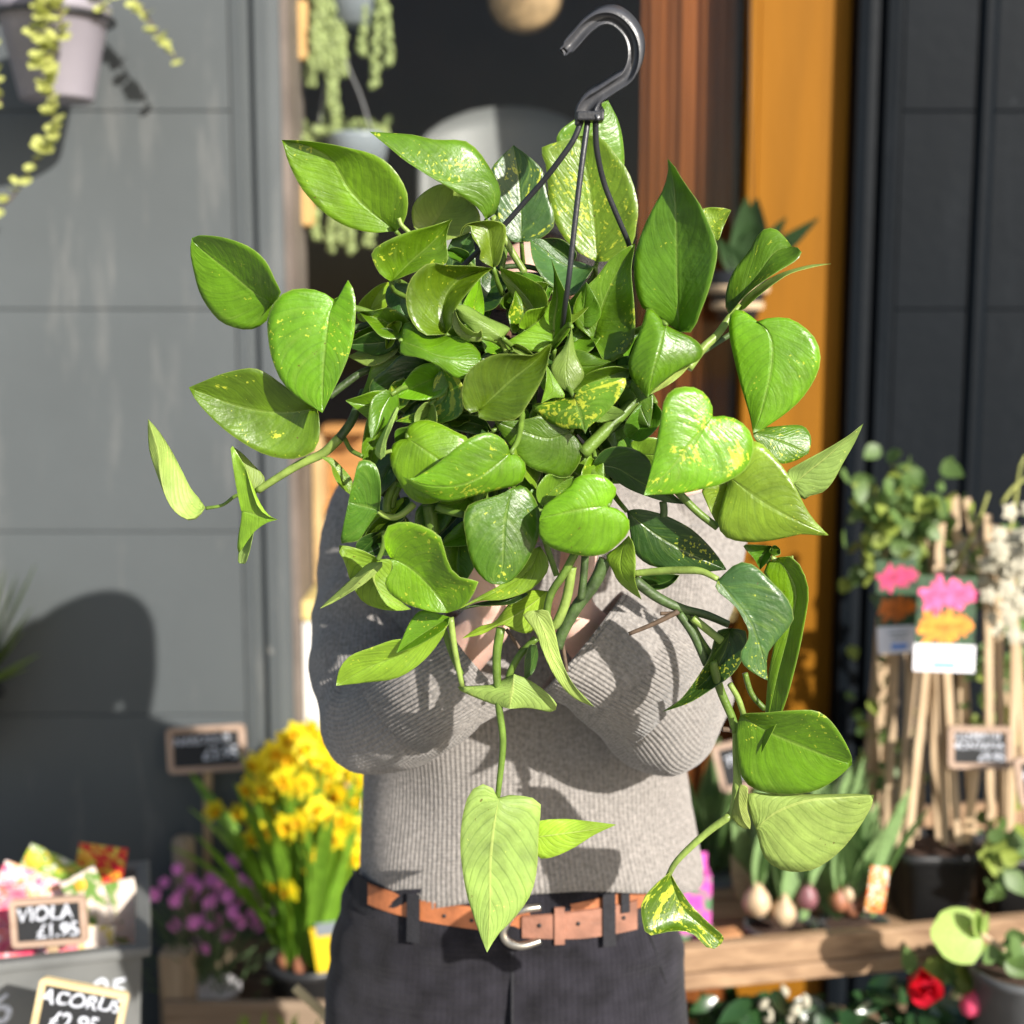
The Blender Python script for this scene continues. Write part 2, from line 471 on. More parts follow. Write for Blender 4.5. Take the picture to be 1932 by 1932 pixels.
def glass_mat():
    m = bpy.data.materials.new("window glass"); m.use_nodes = True
    N = m.node_tree.nodes; L = m.node_tree.links
    N.remove(N["Principled BSDF"])
    t = N.new("ShaderNodeBsdfTransparent"); t.inputs[0].default_value = (0.96, 0.97, 0.965, 1)
    g = N.new("ShaderNodeBsdfGlossy"); g.inputs["Roughness"].default_value = 0.03
    ms = N.new("ShaderNodeMixShader")
    ms.inputs[0].default_value = 0.013; L.new(t.outputs[0], ms.inputs[1]); L.new(g.outputs[0], ms.inputs[2])
    L.new(ms.outputs[0], N["Material Output"].inputs[0])
    return m
M_GLASS = glass_mat()

shop = empty("shop_front", (0, 2.6, 0), "grey and black painted shop front with dark window and orange door panel", "building")
WY = 2.6
XL, XR = -0.423, 0.628
JOINTS = [0.0, 0.5, 0.93, 1.29, 1.71, 2.07, 2.48, 2.9, 3.3]
for z0, z1 in zip(JOINTS, JOINTS[1:]):                       # courses of the grey pillar
    zz = z0 + 0.0008 if z0 > 0 else 0.0
    box("wall_panel", (-2.6, WY, zz), (-0.515, WY + 0.3, z1 - 0.0008), M_GREY, shop, 0.002)
    box("wall_panel", (0.885, WY + 0.004, zz), (2.6, WY + 0.3, z1 - 0.0008), M_DARK, shop, 0.002)
    box("wall_panel", (0.715, WY + 0.002, zz), (0.852, WY + 0.3, z1 - 0.0008), M_DARK, shop, 0.002)
box("wall_backing", (-2.6, WY + 0.006, 0), (-0.44, WY + 0.29, 3.3), M_GREY, shop, 0)
box("wall_backing", (0.66, WY + 0.012, 0), (2.6, WY + 0.29, 3.3), M_DARK, shop, 0)
def moulding(name, prof, m):                                 # profile [(x, y)] pulled up the whole wall
    V = [(x, y, 0.0) for x, y in prof] + [(x, y, 3.3) for x, y in prof]
    n = len(prof)
    me = mesh(name, V, [(i, (i + 1) % n, n + (i + 1) % n, n + i) for i in range(n)] + [tuple(reversed(range(n))), tuple(range(n, 2 * n))])
    return put(name, me, m, shop, smooth=False)
w = WY
moulding("door_moulding", [(-0.513, w + .2), (-0.513, w - .004), (-0.492, w - .008), (-0.487, w + .006), (-0.474, w + .008), (-0.468, w - .010), (-0.444, w - .012), (-0.438, w - .004), (-0.4236, w - .002), (-0.4236, w + .2)], M_GREY)
moulding("door_moulding", [(0.629, w + .2), (0.629, w - .012), (0.648, w - .016), (0.654, w + .004), (0.676, w + .008), (0.682, w - .008), (0.700, w - .010), (0.706, w + .004), (0.714, w + .004), (0.714, w + .2)], M_DARK)
moulding("door_moulding", [(0.853, w + .2), (0.853, w - .004), (0.861, w - .010), (0.874, w - .010), (0.883, w - .002), (0.883, w + .2)], M_DARK)
moulding("edge_strip", [(-0.4230, w + .2), (-0.4230, w + .010), (-0.411, w + .010), (-0.411, w + .2)], M_STRIP)
box("fascia", (-2.6, WY - .05, 3.304), (2.6, WY + .3, 3.8), M_DARK, shop, 0.004)
box("door_panel", (0.456, WY + .035, 0.0), (0.626, WY + .075, 3.3), M_ORANGE, shop, 0.003)
box("door_edge", (0.437, WY + .028, 0.0), (0.455, WY + .085, 3.3), M_ORANGE, shop, 0.004)
box("stall_riser", (-0.410, WY + .045, 0.0), (0.05, WY + .16, 1.108), M_WHITE, shop, 0.003)
box("stall_riser", (0.053, WY + .045, 0.0), (0.436, WY + .16, 1.108), M_BROWN, shop, 0.003)
box("window_sill", (-0.410, WY + .030, 1.111), (0.436, WY + .20, 1.150), M_YELLOW, shop, 0.004)
box("window_pane", (-0.410, WY + .072, 1.152), (0.436, WY + .078, 3.3), M_GLASS, shop, 0)
# the room behind the window
room = [("interior_wall", (-2.6, 5.0, 0), (2.6, 5.06, 3.3)), ("interior_wall", (-2.66, 2.91, 0), (-2.604, 5.0, 3.3)),
        ("interior_wall", (2.604, 2.91, 0), (2.66, 5.0, 3.3)), ("ceiling", (-2.6, 2.91, 3.24), (2.6, 4.99, 3.3)), ("floor", (-2.6, 2.905, 0.02), (2.6, 4.99, 0.06))]
for nm, lo, hi in room: box(nm, lo, hi, M_INT, shop, 0)
# folds of a curtain to the right of the window
V, Fc = [], []
n = 61
for i in range(n):
    x = 0.250 + 0.180 * i / (n - 1)
    y = 2.725 + 0.0035 * math.sin(i * 0.95) + 0.005 * math.sin(i * 0.41 + 1)
    V += [(x, y, 1.156), (x, y, 3.235)]
for i in range(n - 1): Fc.append((2 * i, 2 * i + 2, 2 * i + 3, 2 * i + 1))
cur = put("curtain", mesh("curtain", V, Fc), M_BROWN)
mod = cur.modifiers.new("thick", 'SOLIDIFY'); mod.thickness = 0.004
tag(cur, "red brown curtain hanging inside the shop window beside the orange panel", "curtain")

# ------------------------------------------------------------------ the person
def ring(z, cx, cy, rx, ry, seg, ex=2.3):
    out = []
    for k in range(seg):
        a = 2 * math.pi * k / seg
        c, s = math.cos(a), math.sin(a)
        f = (abs(s) ** ex + abs(c) ** ex) ** (-1 / ex)
        out.append(Vector((cx + rx * s * f, cy - ry * c * f, z)))
    return out
def skin_grid(rows, closed=True):
    seg = len(rows[0]); Fc = []
    for i in range(len(rows) - 1):
        for k in range(seg):
            k2 = (k + 1) % seg
            Fc.append((i * seg + k, i * seg + k2, (i + 1) * seg + k2, (i + 1) * seg + k))
    return [v for r in rows for v in r], Fc
def grid_uv(me, seg, nrow, su, sv):
    """uv from the grid: u counts ribs round, v counts stitches along"""
    uvl = me.uv_layers.new(name="UVMap")
    for p in me.polygons:
        vi = [me.loops[l].vertex_index for l in p.loop_indices]
        wrap = any(v % seg == 0 for v in vi) and any(v % seg == seg - 1 for v in vi)
        for l, v in zip(p.loop_indices, vi):
            k = v % seg
            if wrap and k == 0: k = seg
            uvl.data[l].uv = (k / seg * su, (v // seg) / max(1, nrow - 1) * sv)

person = empty("person", (0, 1.53, 0), "person in grey knitted jumper holding a plant in front of the face", "person")
PC = 1.53
# --- body: one continuous skin surface from overlapping tapering limbs, fused
G = Geo()
def ball(c, r):
    bm = bmesh.new(); bmesh.ops.create_uvsphere(bm, u_segments=18, v_segments=12, radius=1.0)
    r = (r, r, r) if isinstance(r, (int, float)) else r
    V = [Vector((v.co.x * r[0] + c[0], v.co.y * r[1] + c[1], v.co.z * r[2] + c[2])) for v in bm.verts]
    bm.verts.index_update()
    G.add(V, [tuple(v.index for v in f.verts) for f in bm.faces]); bm.free()
def limb(pts, radii, n=None):
    G.tube(pts, radii, 14, n)
    for p, r in ((pts[0], radii[0]), (pts[-1], radii[-1])): ball(p, r * 0.995)
rows = []
for z, rx, ry in [(0.86, .10, .07), (0.93, .155, .095), (1.00, .150, .09), (1.10, .135, .085), (1.22, .145, .09), (1.34, .160, .095), (1.42, .165, .090), (1.47, .145, .075), (1.50, .09, .06), (1.52, .055, .052)]:
    rows.append(ring(z, 0, PC, rx, ry, 32, 2.2))
V, Fc = skin_grid(rows); nseg = 32
Fc += [tuple(reversed(range(nseg))), tuple(range(len(V) - nseg, len(V)))]
G.add(V, Fc)
limb([(0, 1.53, 1.48), (.010, 1.515, 1.56), (.020, 1.505, 1.63)], [.060, .054, .056])
HC = Vector((0.022, 1.500, 1.662))
ball(HC, (.074, .094, .116))
ball(HC + Vector((0, -.030, -.062)), (.052, .056, .052))
ball(HC + Vector((0, -.062, -.096)), (.026, .024, .020))
limb([HC + Vector((0, -.088, .020)), HC + Vector((0, -.100, -.010)), HC + Vector((0, -.108, -.026))], [.009, .011, .014])
ball(HC + Vector((0, -.083, -.056)), (.024, .010, .007)); ball(HC + Vector((0, -.081, -.067)), (.020, .010, .007))
for s in (-1, 1):
    ball(HC + Vector((s * .076, .006, -.010)), (.010, .020, .031))
    ball(HC + Vector((s * .034, -.078, .034)), (.026, .012, .008))
    limb([(s * .07, 1.53, .90), (s * .085, 1.52, .50), (s * .09, 1.54, .10)], [.082, .056, .036])
    limb([(s * .09, 1.555, .06), (s * .095, 1.48, .045), (s * .10, 1.40, .035)], [.038, .034, .026])
ARM = {
 -1: dict(sh=P(712, 960, 1.53), el=P(728, 1362, 1.385), wr=P(916, 1180, 1.305)),
  1: dict(sh=P(1300, 960, 1.53), el=P(1256, 1360, 1.385), wr=P(1080, 1165, 1.318))}
POTC = P(1008, 600, 1.285); POTN = Vector((0.03, -0.50, 0.866)).normalized()
POTB = POTC - POTN * 0.155
for s in (-1, 1):
    a = ARM[s]
    limb([a['sh'], P(699 if s < 0 else 1295, 1100, 1.50), P(695 if s < 0 else 1286, 1200, 1.465), P(697 if s < 0 else 1277, 1290, 1.42), a['el']], [.042, .036, .034, .033, .033])
    limb([a['el'], a['el'].lerp(a['wr'], .35), a['wr']], [.033, .034, .0245])
    w_ = a['wr']
    side = Vector((s, 0, 0))
    # four fingers go up round the pot, palm beneath it, thumb in front
    for j in range(4):
        yy = POTB.y - .055 + .027 * j
        base = Vector((POTB.x + s * (.047 if s < 0 else .058), yy, POTB.z - .020 + .012 * j))
        ln = (.92, 1.0, .96, .78)[j]
        out = 0.075 - 0.012 * abs(j - 1.3)
        limb([w_.lerp(base, .12), w_.lerp(base, .6) + Vector((0, 0, .004)), base], [.018, .0155, .0115])
        limb([base, base + Vector((s * .020, 0, .026)) * ln, base + Vector((s * .026, -.004, .052)) * ln, base + Vector((s * .024, -.008, .072)) * ln], [.0108, .0098, .0088, .0074], 12)
    tb = w_ + Vector((-s * .006, -.012, .022))
    limb([tb, tb + Vector((s * .012, -.028, .034)), tb + Vector((s * .020, -.040, .062)), tb + Vector((s * .019, -.040, .086))], [.017, .0135, .0115, .0088], 14)
body0 = put("tmp", mesh("tmp", G.V, G.F))
md = body0.modifiers.new("r", 'REMESH'); md.mode = 'VOXEL'; md.voxel_size = 0.0042
md = body0.modifiers.new("s", 'SMOOTH'); md.iterations = 5; md.factor = 0.5
dg = bpy.context.evaluated_depsgraph_get()
bme = bpy.data.meshes.new_from_object(body0.evaluated_get(dg))
bpy.data.objects.remove(body0)
bme.materials.clear()
body = put("body", bme, M_SKIN, person)
M_EYE = mat("eye white", (0.75, 0.73, 0.70), 0.2, 0.03, 30); M_IRIS = mat("iris", (0.05, 0.03, 0.02), 0.15, 0.2, 200)
for s in (-1, 1):
    e = HC + Vector((s * .033, -.077, .014))
    o = lathe("eye", [(.0001, -.012), (.007, -.0095), (.0115, -.003), (.0115, .003), (.007, .0095), (.0001, .012)], M_EYE, person, Matrix.Translation(e) @ Matrix.Rotation(R(90), 4, 'X'), 14)
    lathe("iris", [(.0001, .0015), (.004, .001), (.0058, -.001), (.0001, -.002)], M_IRIS, o, Matrix.Translation(e + Vector((0, -.0118, 0))) @ Matrix.Rotation(R(90), 4, 'X'), 12)
# --- hair: cap with a parting and strands to the nape
G = Geo()
for i in range(64):
    th = -2.35 + 4.7 * i / 63 + random.uniform(-.04, .04)          # angle round the head, 0 = back
    sx, cy = math.sin(th), math.cos(th)
    front = abs(th) > 1.7
    top = HC + Vector((random.uniform(-.012, .012), -.02 if front else .0, .118))
    mid = HC + Vector((sx * .086, cy * .103 + .008, .060))
    low = HC + Vector((sx * .089, cy * .105 + .014, -.02))
    end = HC + Vector((sx * .080, cy * .085 + .030, -.12 + random.uniform(-.02, .02)))
    if front: low = HC + Vector((sx * .087, cy * .086 + .012, .012)); end = HC + Vector((sx * .090, cy * .03 + .035, -.06))
    G.tube([top, HC + Vector((sx * .055, cy * .07 - (.01 if front else 0), .108)), mid, low, end], [.009, .014, .015, .014, .005], 7, 14)
hair = G.put("hair", M_HAIR, person)

# --- jumper: ribbed body and sleeves, real ridges in the mesh
G = Geo(); UVs = []
def ribbed(rows_fn, nrow, nrib, per, depth, stitches):
    """rows_fn(t)->function(a)->(point, outward); builds a ribbed tube grid"""
    seg = nrib * per; rows = []
    for i in range(nrow):
        t = i / (nrow - 1); f = rows_fn(t); row = []
        for k in range(seg):
            a = 2 * math.pi * k / seg
            p, nrm, amp = f(a)
            row.append(p + nrm * (depth * amp * math.cos(2 * math.pi * k / per)))
        rows.append(row)
    V, Fc = skin_grid(rows)
    o = len(G.V); G.add(V, Fc)
    for f in Fc:
        ks = [v % seg for v in f]; wrap = 0 in ks and seg - 1 in ks
        for v, k in zip(f, ks):
            UVs.append(((seg if wrap and k == 0 else k) / per, v // seg / (nrow - 1) * stitches))
    return rows
TR = [(1692, 679, 1318, .128), (1640, 682, 1304, .127), (1560, 688, 1290, .124), (1480, 692, 1284, .121), (1400, 690, 1286, .120), (1300, 682, 1292, .120),
      (1180, 668, 1310, .122), (1060, 655, 1322, .120), (985, 660, 1318, .110), (930, 700, 1280, .096), (897, 770, 1200, .082), (880, 830, 1130, .074), (868, 862, 1080, .070)]
TRW = []
for y, xl, xr, ry in TR:
    a, b_ = P(xl, y, PC), P(xr, y, PC)
    TRW.append(((a.x + b_.x) / 2, P(966, y, PC - ry).z if y > 1100 else a.z, (b_.x - a.x) / 2, ry))
def torso_fn(t):
    x = t * (len(TRW) - 1); i = min(int(x), len(TRW) - 2); f = x - i
    cx, z, rx, ry = [TRW[i][q] * (1 - f) + TRW[i + 1][q] * f for q in range(4)]
    def g(a):
        s, c = math.sin(a), math.cos(a)
        e = (abs(s) ** 2.35 + abs(c) ** 2.35) ** (-1 / 2.35)
        p = Vector((cx + rx * s * e, PC - ry * c * e, z))
        nrm = Vector((s * ry, -c * rx, 0)).normalized()
        low = max(0, 1 - t * 4)
        # sagging hem, soft folds
        p.z += (0.016 * s - 0.050 * abs(s) ** 2.2) * low
        wv = noise.noise(Vector((p.x * 7, p.y * 7, p.z * 5))) * 0.011 + 0.004 * math.sin(a * 5 + z * 18) * (1 - low) + noise.noise(Vector((p.x * 16, p.y * 16, p.z * 9))) * .003
        if t < 0.02: wv -= 0.002
        return p + nrm * wv, nrm, 1.0
    return g
ribbed(torso_fn, 74, 208, 4, 0.0007, 150)
def sleeve(pts, radii, s):
    path = catmull(pts, 64); T, N_, B_ = frames(path)
    def fn(t):
        x = t * 63; i = min(int(x), 62); f = x - i
        p0 = path[i].lerp(path[i + 1], f); r = lerp_list(radii, t)
        n0 = N_[i].lerp(N_[i + 1], f).normalized(); b0 = B_[i].lerp(B_[i + 1], f).normalized(); t0 = T[i].lerp(T[i + 1], f).normalized()
        def g(a):
            nrm = n0 * math.cos(a) + b0 * math.sin(a)
            q = p0 + nrm * r
            bend = math.exp(-((t - .52) / .20) ** 2)
            fold = noise.noise(q * 11 + Vector((s * 3, 0, 0))) * 0.011 + (abs(noise.noise(Vector((q.x * 20, q.y * 20, q.z * 20 + s)) )) - .2) * -0.010 * min(1, max(0, 1.15 - t)) + math.sin(t * 46 + 1.6 * math.sin(a)) * 0.0013 * bend
            cuff = max(0, (t - .93) / .07)
            fold *= 1 - .7 * cuff
            q = q + nrm * fold
            if t > .6: q += t0 * (0.012 * math.sin(a + 1.0) * (t - .6) / .4)
            return q, nrm, min(1, max(0.3, (t - .35) * 4))
        return g
    rows = ribbed(fn, 88, 82, 4, 0.0007, 120)
    # turned-in cuff
    T_, = [T[-1]]
    c = sum(rows[-1], Vector()) / len(rows[-1])
    seg = len(rows[-1]); inner = [[c + (q - c) * k - T_ * d for q in rows[-1]] for k, d in ((1.0, 0.0), (.985, -.004), (.93, -.003), (.915, .006), (.90, .05), (.86, .10))]
    V, Fc = skin_grid(inner); G.add(V, Fc)
    for f in Fc:
        for v in f: UVs.append(((v % seg) / 4, v // seg * 2))
sleeve([P(722, 930, 1.535), P(699, 1010, 1.53), P(697, 1100, 1.50), P(693, 1200, 1.465), P(693, 1290, 1.425), P(722, 1350, 1.385), P(785, 1328, 1.348), P(845, 1277, 1.318), P(908, 1238, 1.316)],
       [.046, .057, .057, .056, .058, .061, .059, .060, .059], -1)
sleeve([P(1290, 930, 1.535), P(1308, 1010, 1.53), P(1296, 1100, 1.50), P(1286, 1200, 1.465), P(1278, 1290, 1.425), P(1250, 1346, 1.385), P(1204, 1300, 1.348), P(1152, 1248, 1.320), P(1102, 1216, 1.317)],
       [.046, .057, .056, .055, .058, .062, .062, .063, .063], 1)
me = mesh("jumper", G.V, G.F)
uvl = me.uv_layers.new(name="UVMap")
uvl.data.foreach_set("uv", [c for q in UVs for c in q])
bm = bmesh.new(); bm.from_mesh(me)                     # V neck
zb = P(900, 1110, 1.42).z
kill = [f for f in bm.faces if (lambda c: c.y < PC - .02 and abs(c.x) < .15 and c.z > zb + abs(c.x + .01) * 1.35 and c.y > PC - .135 and c.z > zb)(f.calc_center_median())]
bmesh.ops.delete(bm, geom=kill, context='FACES')
bm.to_mesh(me); bm.free()
jumper = put("jumper", me, M_KNIT, person)
md = jumper.modifiers.new("thick", 'SOLIDIFY'); md.thickness = 0.0035; md.offset = -1

# --- trousers
def belt_z(y): return P(966, y, 1.415).z
Zw = belt_z(1692)
G = Geo(); UVs = []
TRR = [(1660, 664, 1262, .112), (1700, 660, 1266, .114), (1760, 654, 1270, .117), (1820, 646, 1276, .120), (1880, 640, 1284, .122), (1960, 630, 1290, .124), (2060, 620, 1296, .120)]
seg = 240; rows = []
rws = []
for y, xl, xr, ry in TRR:
    a, b_ = P(xl, y, PC), P(xr, y, PC); rws.append(((a.x + b_.x) / 2, P(966, y, PC - ry).z, (b_.x - a.x) / 2, ry))
for i in range(34):
    x = i / 33 * (len(rws) - 1); j = min(int(x), len(rws) - 2); f = x - j
    cx, z, rx, ry = [rws[j][q] * (1 - f) + rws[j + 1][q] * f for q in range(4)]
    row = []
    for k, p in enumerate(ring(z, cx, PC, rx, ry, seg, 2.3)):
        a = 2 * math.pi * k / seg; c = math.cos(a); s = math.sin(a)
        nrm = Vector((s, -c, 0))
        d = noise.noise(Vector((p.x * 9, p.y * 6, p.z * 7))) * 0.006 + (abs(noise.noise(Vector((p.x * 11 + p.z * 8, 3.3, p.z * 14 - p.x * 6)))) - .2) * 0.007 * min(1, i / 10)
        if c > 0:
            d -= 0.010 * math.exp(-((p.x - .0) / .03) ** 2) * min(1, max(0, (Zw - .06 - p.z) / .12))   # dip to the fly
            u_ = (p.x + .155) - (Zw - .04 - p.z) * -0.9                                                 # pocket slant
            d += 0.003 * math.exp(-(u_ / .010) ** 2)
            d += 0.003 * math.exp(-((p.z - (Zw - .085) + .35 * abs(p.x) - .05) / .010) ** 2)
        p = p + Vector((0, 0, -0.055 * abs(s) ** 2.2 * max(0, 1 - i / 12)))
        row.append(p + nrm * d)
    rows.append(row)
V, Fc = skin_grid(rows); G.add(V, Fc)
for f in Fc:
    ks = [v % seg for v in f]; wrap = 0 in ks and seg - 1 in ks
    for v, k in zip(f, ks): UVs.append(((seg if wrap and k == 0 else k) / seg * 190, v // seg))
hips = rows[-1]
for s in (-1, 1):                                     # legs
    rr = []
    zb_ = hips[0].z
    for z, x, cy, rx, ry in [(zb_ + .03, .097, PC, .103, .116), (.70, .098, 1.53, .098, .108), (.52, .098, 1.53, .082, .09), (.30, .10, 1.54, .078, .085), (.09, .10, 1.545, .080, .088)]:
        rr.append(ring(z, s * x, cy, rx, ry, 60, 2.1))
    V, Fc = skin_grid(rr); o = len(G.V); G.add(V, Fc)
    for f in Fc:
        ks = [v % 60 for v in f]; wrap = 0 in ks and 59 in ks
        for v, k in zip(f, ks): UVs.append(((60 if wrap and k == 0 else k) / 60 * 100, v // 60 * 8))
me = mesh("trousers", G.V, G.F)
uvl = me.uv_layers.new(name="UVMap"); uvl.data.foreach_set("uv", [c for q in UVs for c in q])
trousers = put("trousers", me, M_CORD, person)
md = trousers.modifiers.new("thick", 'SOLIDIFY'); md.thickness = 0.003; md.offset = -1
def waist(xpix, y, out=0.0):
    """point on the trouser front at picture x, row y, raised by out"""
    z = belt_z(y)
    j = 0
    while j < len(rws) - 2 and rws[j + 1][1] > z: j += 1
    f = (z - rws[j][1]) / (rws[j + 1][1] - rws[j][1])
    cx, _, rx, ry = [rws[j][q] * (1 - f) + rws[j + 1][q] * f for q in range(4)]
    X = P(xpix, y, 1.43).x
    s = max(-.985, min(.985, (X - cx) / (rx + out)))
    cth = (1 - abs(s) ** 2.3) ** (1 / 2.3)
    n_ = Vector((s * ry, -cth * rx, 0)).normalized()
    return Vector((cx + rx * s, PC - ry * cth, z)) + n_ * out
def strap(name, xs, ytop, ybot, out, thick, m, parent):
    """band following the waist: outer and inner sheet, closed"""
    V, Fc = [], []; n = len(xs)
    for i, x in enumerate(xs):
        t = i / (n - 1)
        yt, yb = lerp_list(ytop, t), lerp_list(ybot, t)
        for y, o_ in ((yt, out), (yt + 1.5, out + thick), (yb - 1.5, out + thick), (yb, out)): V.append(waist(x, y, o_))
    for i in range(n - 1):
        for k in range(4):
            k2 = (k + 1) % 4; Fc.append((4 * i + k, 4 * i + 4 + k, 4 * i + 4 + k2, 4 * i + k2))
    Fc += [(0, 1, 2, 3), (4 * n - 1, 4 * n - 2, 4 * n - 3, 4 * n - 4)]
    return put(name, mesh(name, V, Fc), m, parent, smooth=False)
def rng(a, b_, n): return [a + (b_ - a) * i / (n - 1) for i in range(n)]
strap("waistband", rng(650, 1278, 40), [1690], [1778], .0005, .0015, M_DENIM, trousers) if False else None
strap("waistband", rng(655, 1275, 40), [1688, 1700, 1708, 1702, 1690], [1752, 1772, 1790, 1780, 1760], .0008, .0022, M_DENIM, trousers)
fly = strap("fly", rng(964, 1062, 8), [1792, 1790], [1990, 1990], .0005, .0020, M_CORD, trousers)
tube("fly_seam", [waist(966, y, .002) for y in (1788, 1830, 1880, 1935, 1990)], [.0022], M_DENIM, trousers, 6)
for x0, x1, y0, y1 in ((765, 790, 1690, 1778), (1140, 1164, 1688, 1786), (1176, 1192, 1680, 1730)):
    V_ = strap("belt_loop", rng(x0, x1, 4), [y0, y0], [y1, y1], .0105, .0022, M_DENIM, trousers)
for x0, x1 in ((700, 660), (1225, 1262)):
    tube("pocket_seam", [waist(x0, 1775, .001), waist((x0 + x1) / 2, 1830, .0015), waist(x1, 1890, .001)], [.0016], M_DENIM, trousers, 6)
# --- belt
belt = strap("belt", rng(688, 1262, 44), [1694, 1704, 1712, 1700, 1682], [1732, 1744, 1757, 1748, 1722], .0035, .0032, M_LEATHER, person)
strap("belt_tail", rng(985, 1206, 18), [1722, 1716, 1712], [1762, 1768, 1766], .0072, .0030, M_LEATHER2, belt)
strap("belt_keeper", rng(1047, 1066, 4), [1706, 1706], [1774, 1774], .0106, .0024, M_LEATHER2, belt)
for x in (838, 890, 1018, 1092, 1180):
    lathe("belt_hole", [(.0001, .0004), (.0022, .0004), (.0022, -.001)], M_POTB, belt, Matrix.Translation(waist(x, 1738 if x > 900 else 1727 + (x - 838) * .1, .0113 if x > 1000 else .0070)) @ Matrix.Rotation(R(90), 4, 'X'), 10)
tube("buckle", [waist(1020, 1703, .013), waist(990, 1705, .015), waist(968, 1715, .014), waist(950, 1745, .014), waist(958, 1763, .015), waist(985, 1770, .016), waist(1020, 1764, .013)], [.0042, .0045, .0042, .0042, .0048, .0045, .0036], M_SILVER, belt, 10, 40)
for s in (-1, 1):                                     # shoes
    M_ = mat("black shoe leather", (0.02, 0.02, 0.02), 0.4, 0.2, 30)
    rr = []
    for t in range(9):
        u_ = t / 8; y = 1.60 - .27 * u_; wd = (.034, .041, .043, .043, .046, .050, .049, .042, .020)[t]; h = (.07, .105, .11, .10, .085, .07, .06, .05, .03)[t]
        rr.append([Vector((s * .10 + wd * math.sin(a), y, .004 + h / 2 + h / 2 * math.cos(a))) for a in [2 * math.pi * k / 16 for k in range(16)]])
    V, Fc = skin_grid(rr); Fc += [tuple(range(16)), tuple(reversed(range(len(V) - 16, len(V))))]
    put("shoe", mesh("shoe", V, Fc), M_, person)

# ------------------------------------------------------------------ the hanging pothos
plant = empty("hanging_plant", POTB, "large variegated green pothos in a hanging basket held up by the person", "houseplant")
REG = {'A': (900, 0, .7764), 'J': (900, 0, .5694), 'B': (500, 400, .5176), 'C': (1300, 700, .5176), 'D': (2100, 500, .5176), 'E': (500, 1400, .5176),
       'F': (1300, 1400, .5176), 'G': (2100, 1400, .5176), 'K': (2200, 2300, .7422), 'M': (1150, 1600, .2847), 'V': (0, 0, 1.881)}
def rv(reg, p):
    x0, y0, s = REG[reg]
    return Vector(((x0 + p[0] * s) / 1.881, (y0 + p[1] * s) / 1.881))
def LY(lay): return 1.33 - .021 * lay
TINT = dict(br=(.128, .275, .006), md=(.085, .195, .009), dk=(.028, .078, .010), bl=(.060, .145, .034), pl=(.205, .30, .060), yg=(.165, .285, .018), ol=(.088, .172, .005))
NU, NV = 18, 6
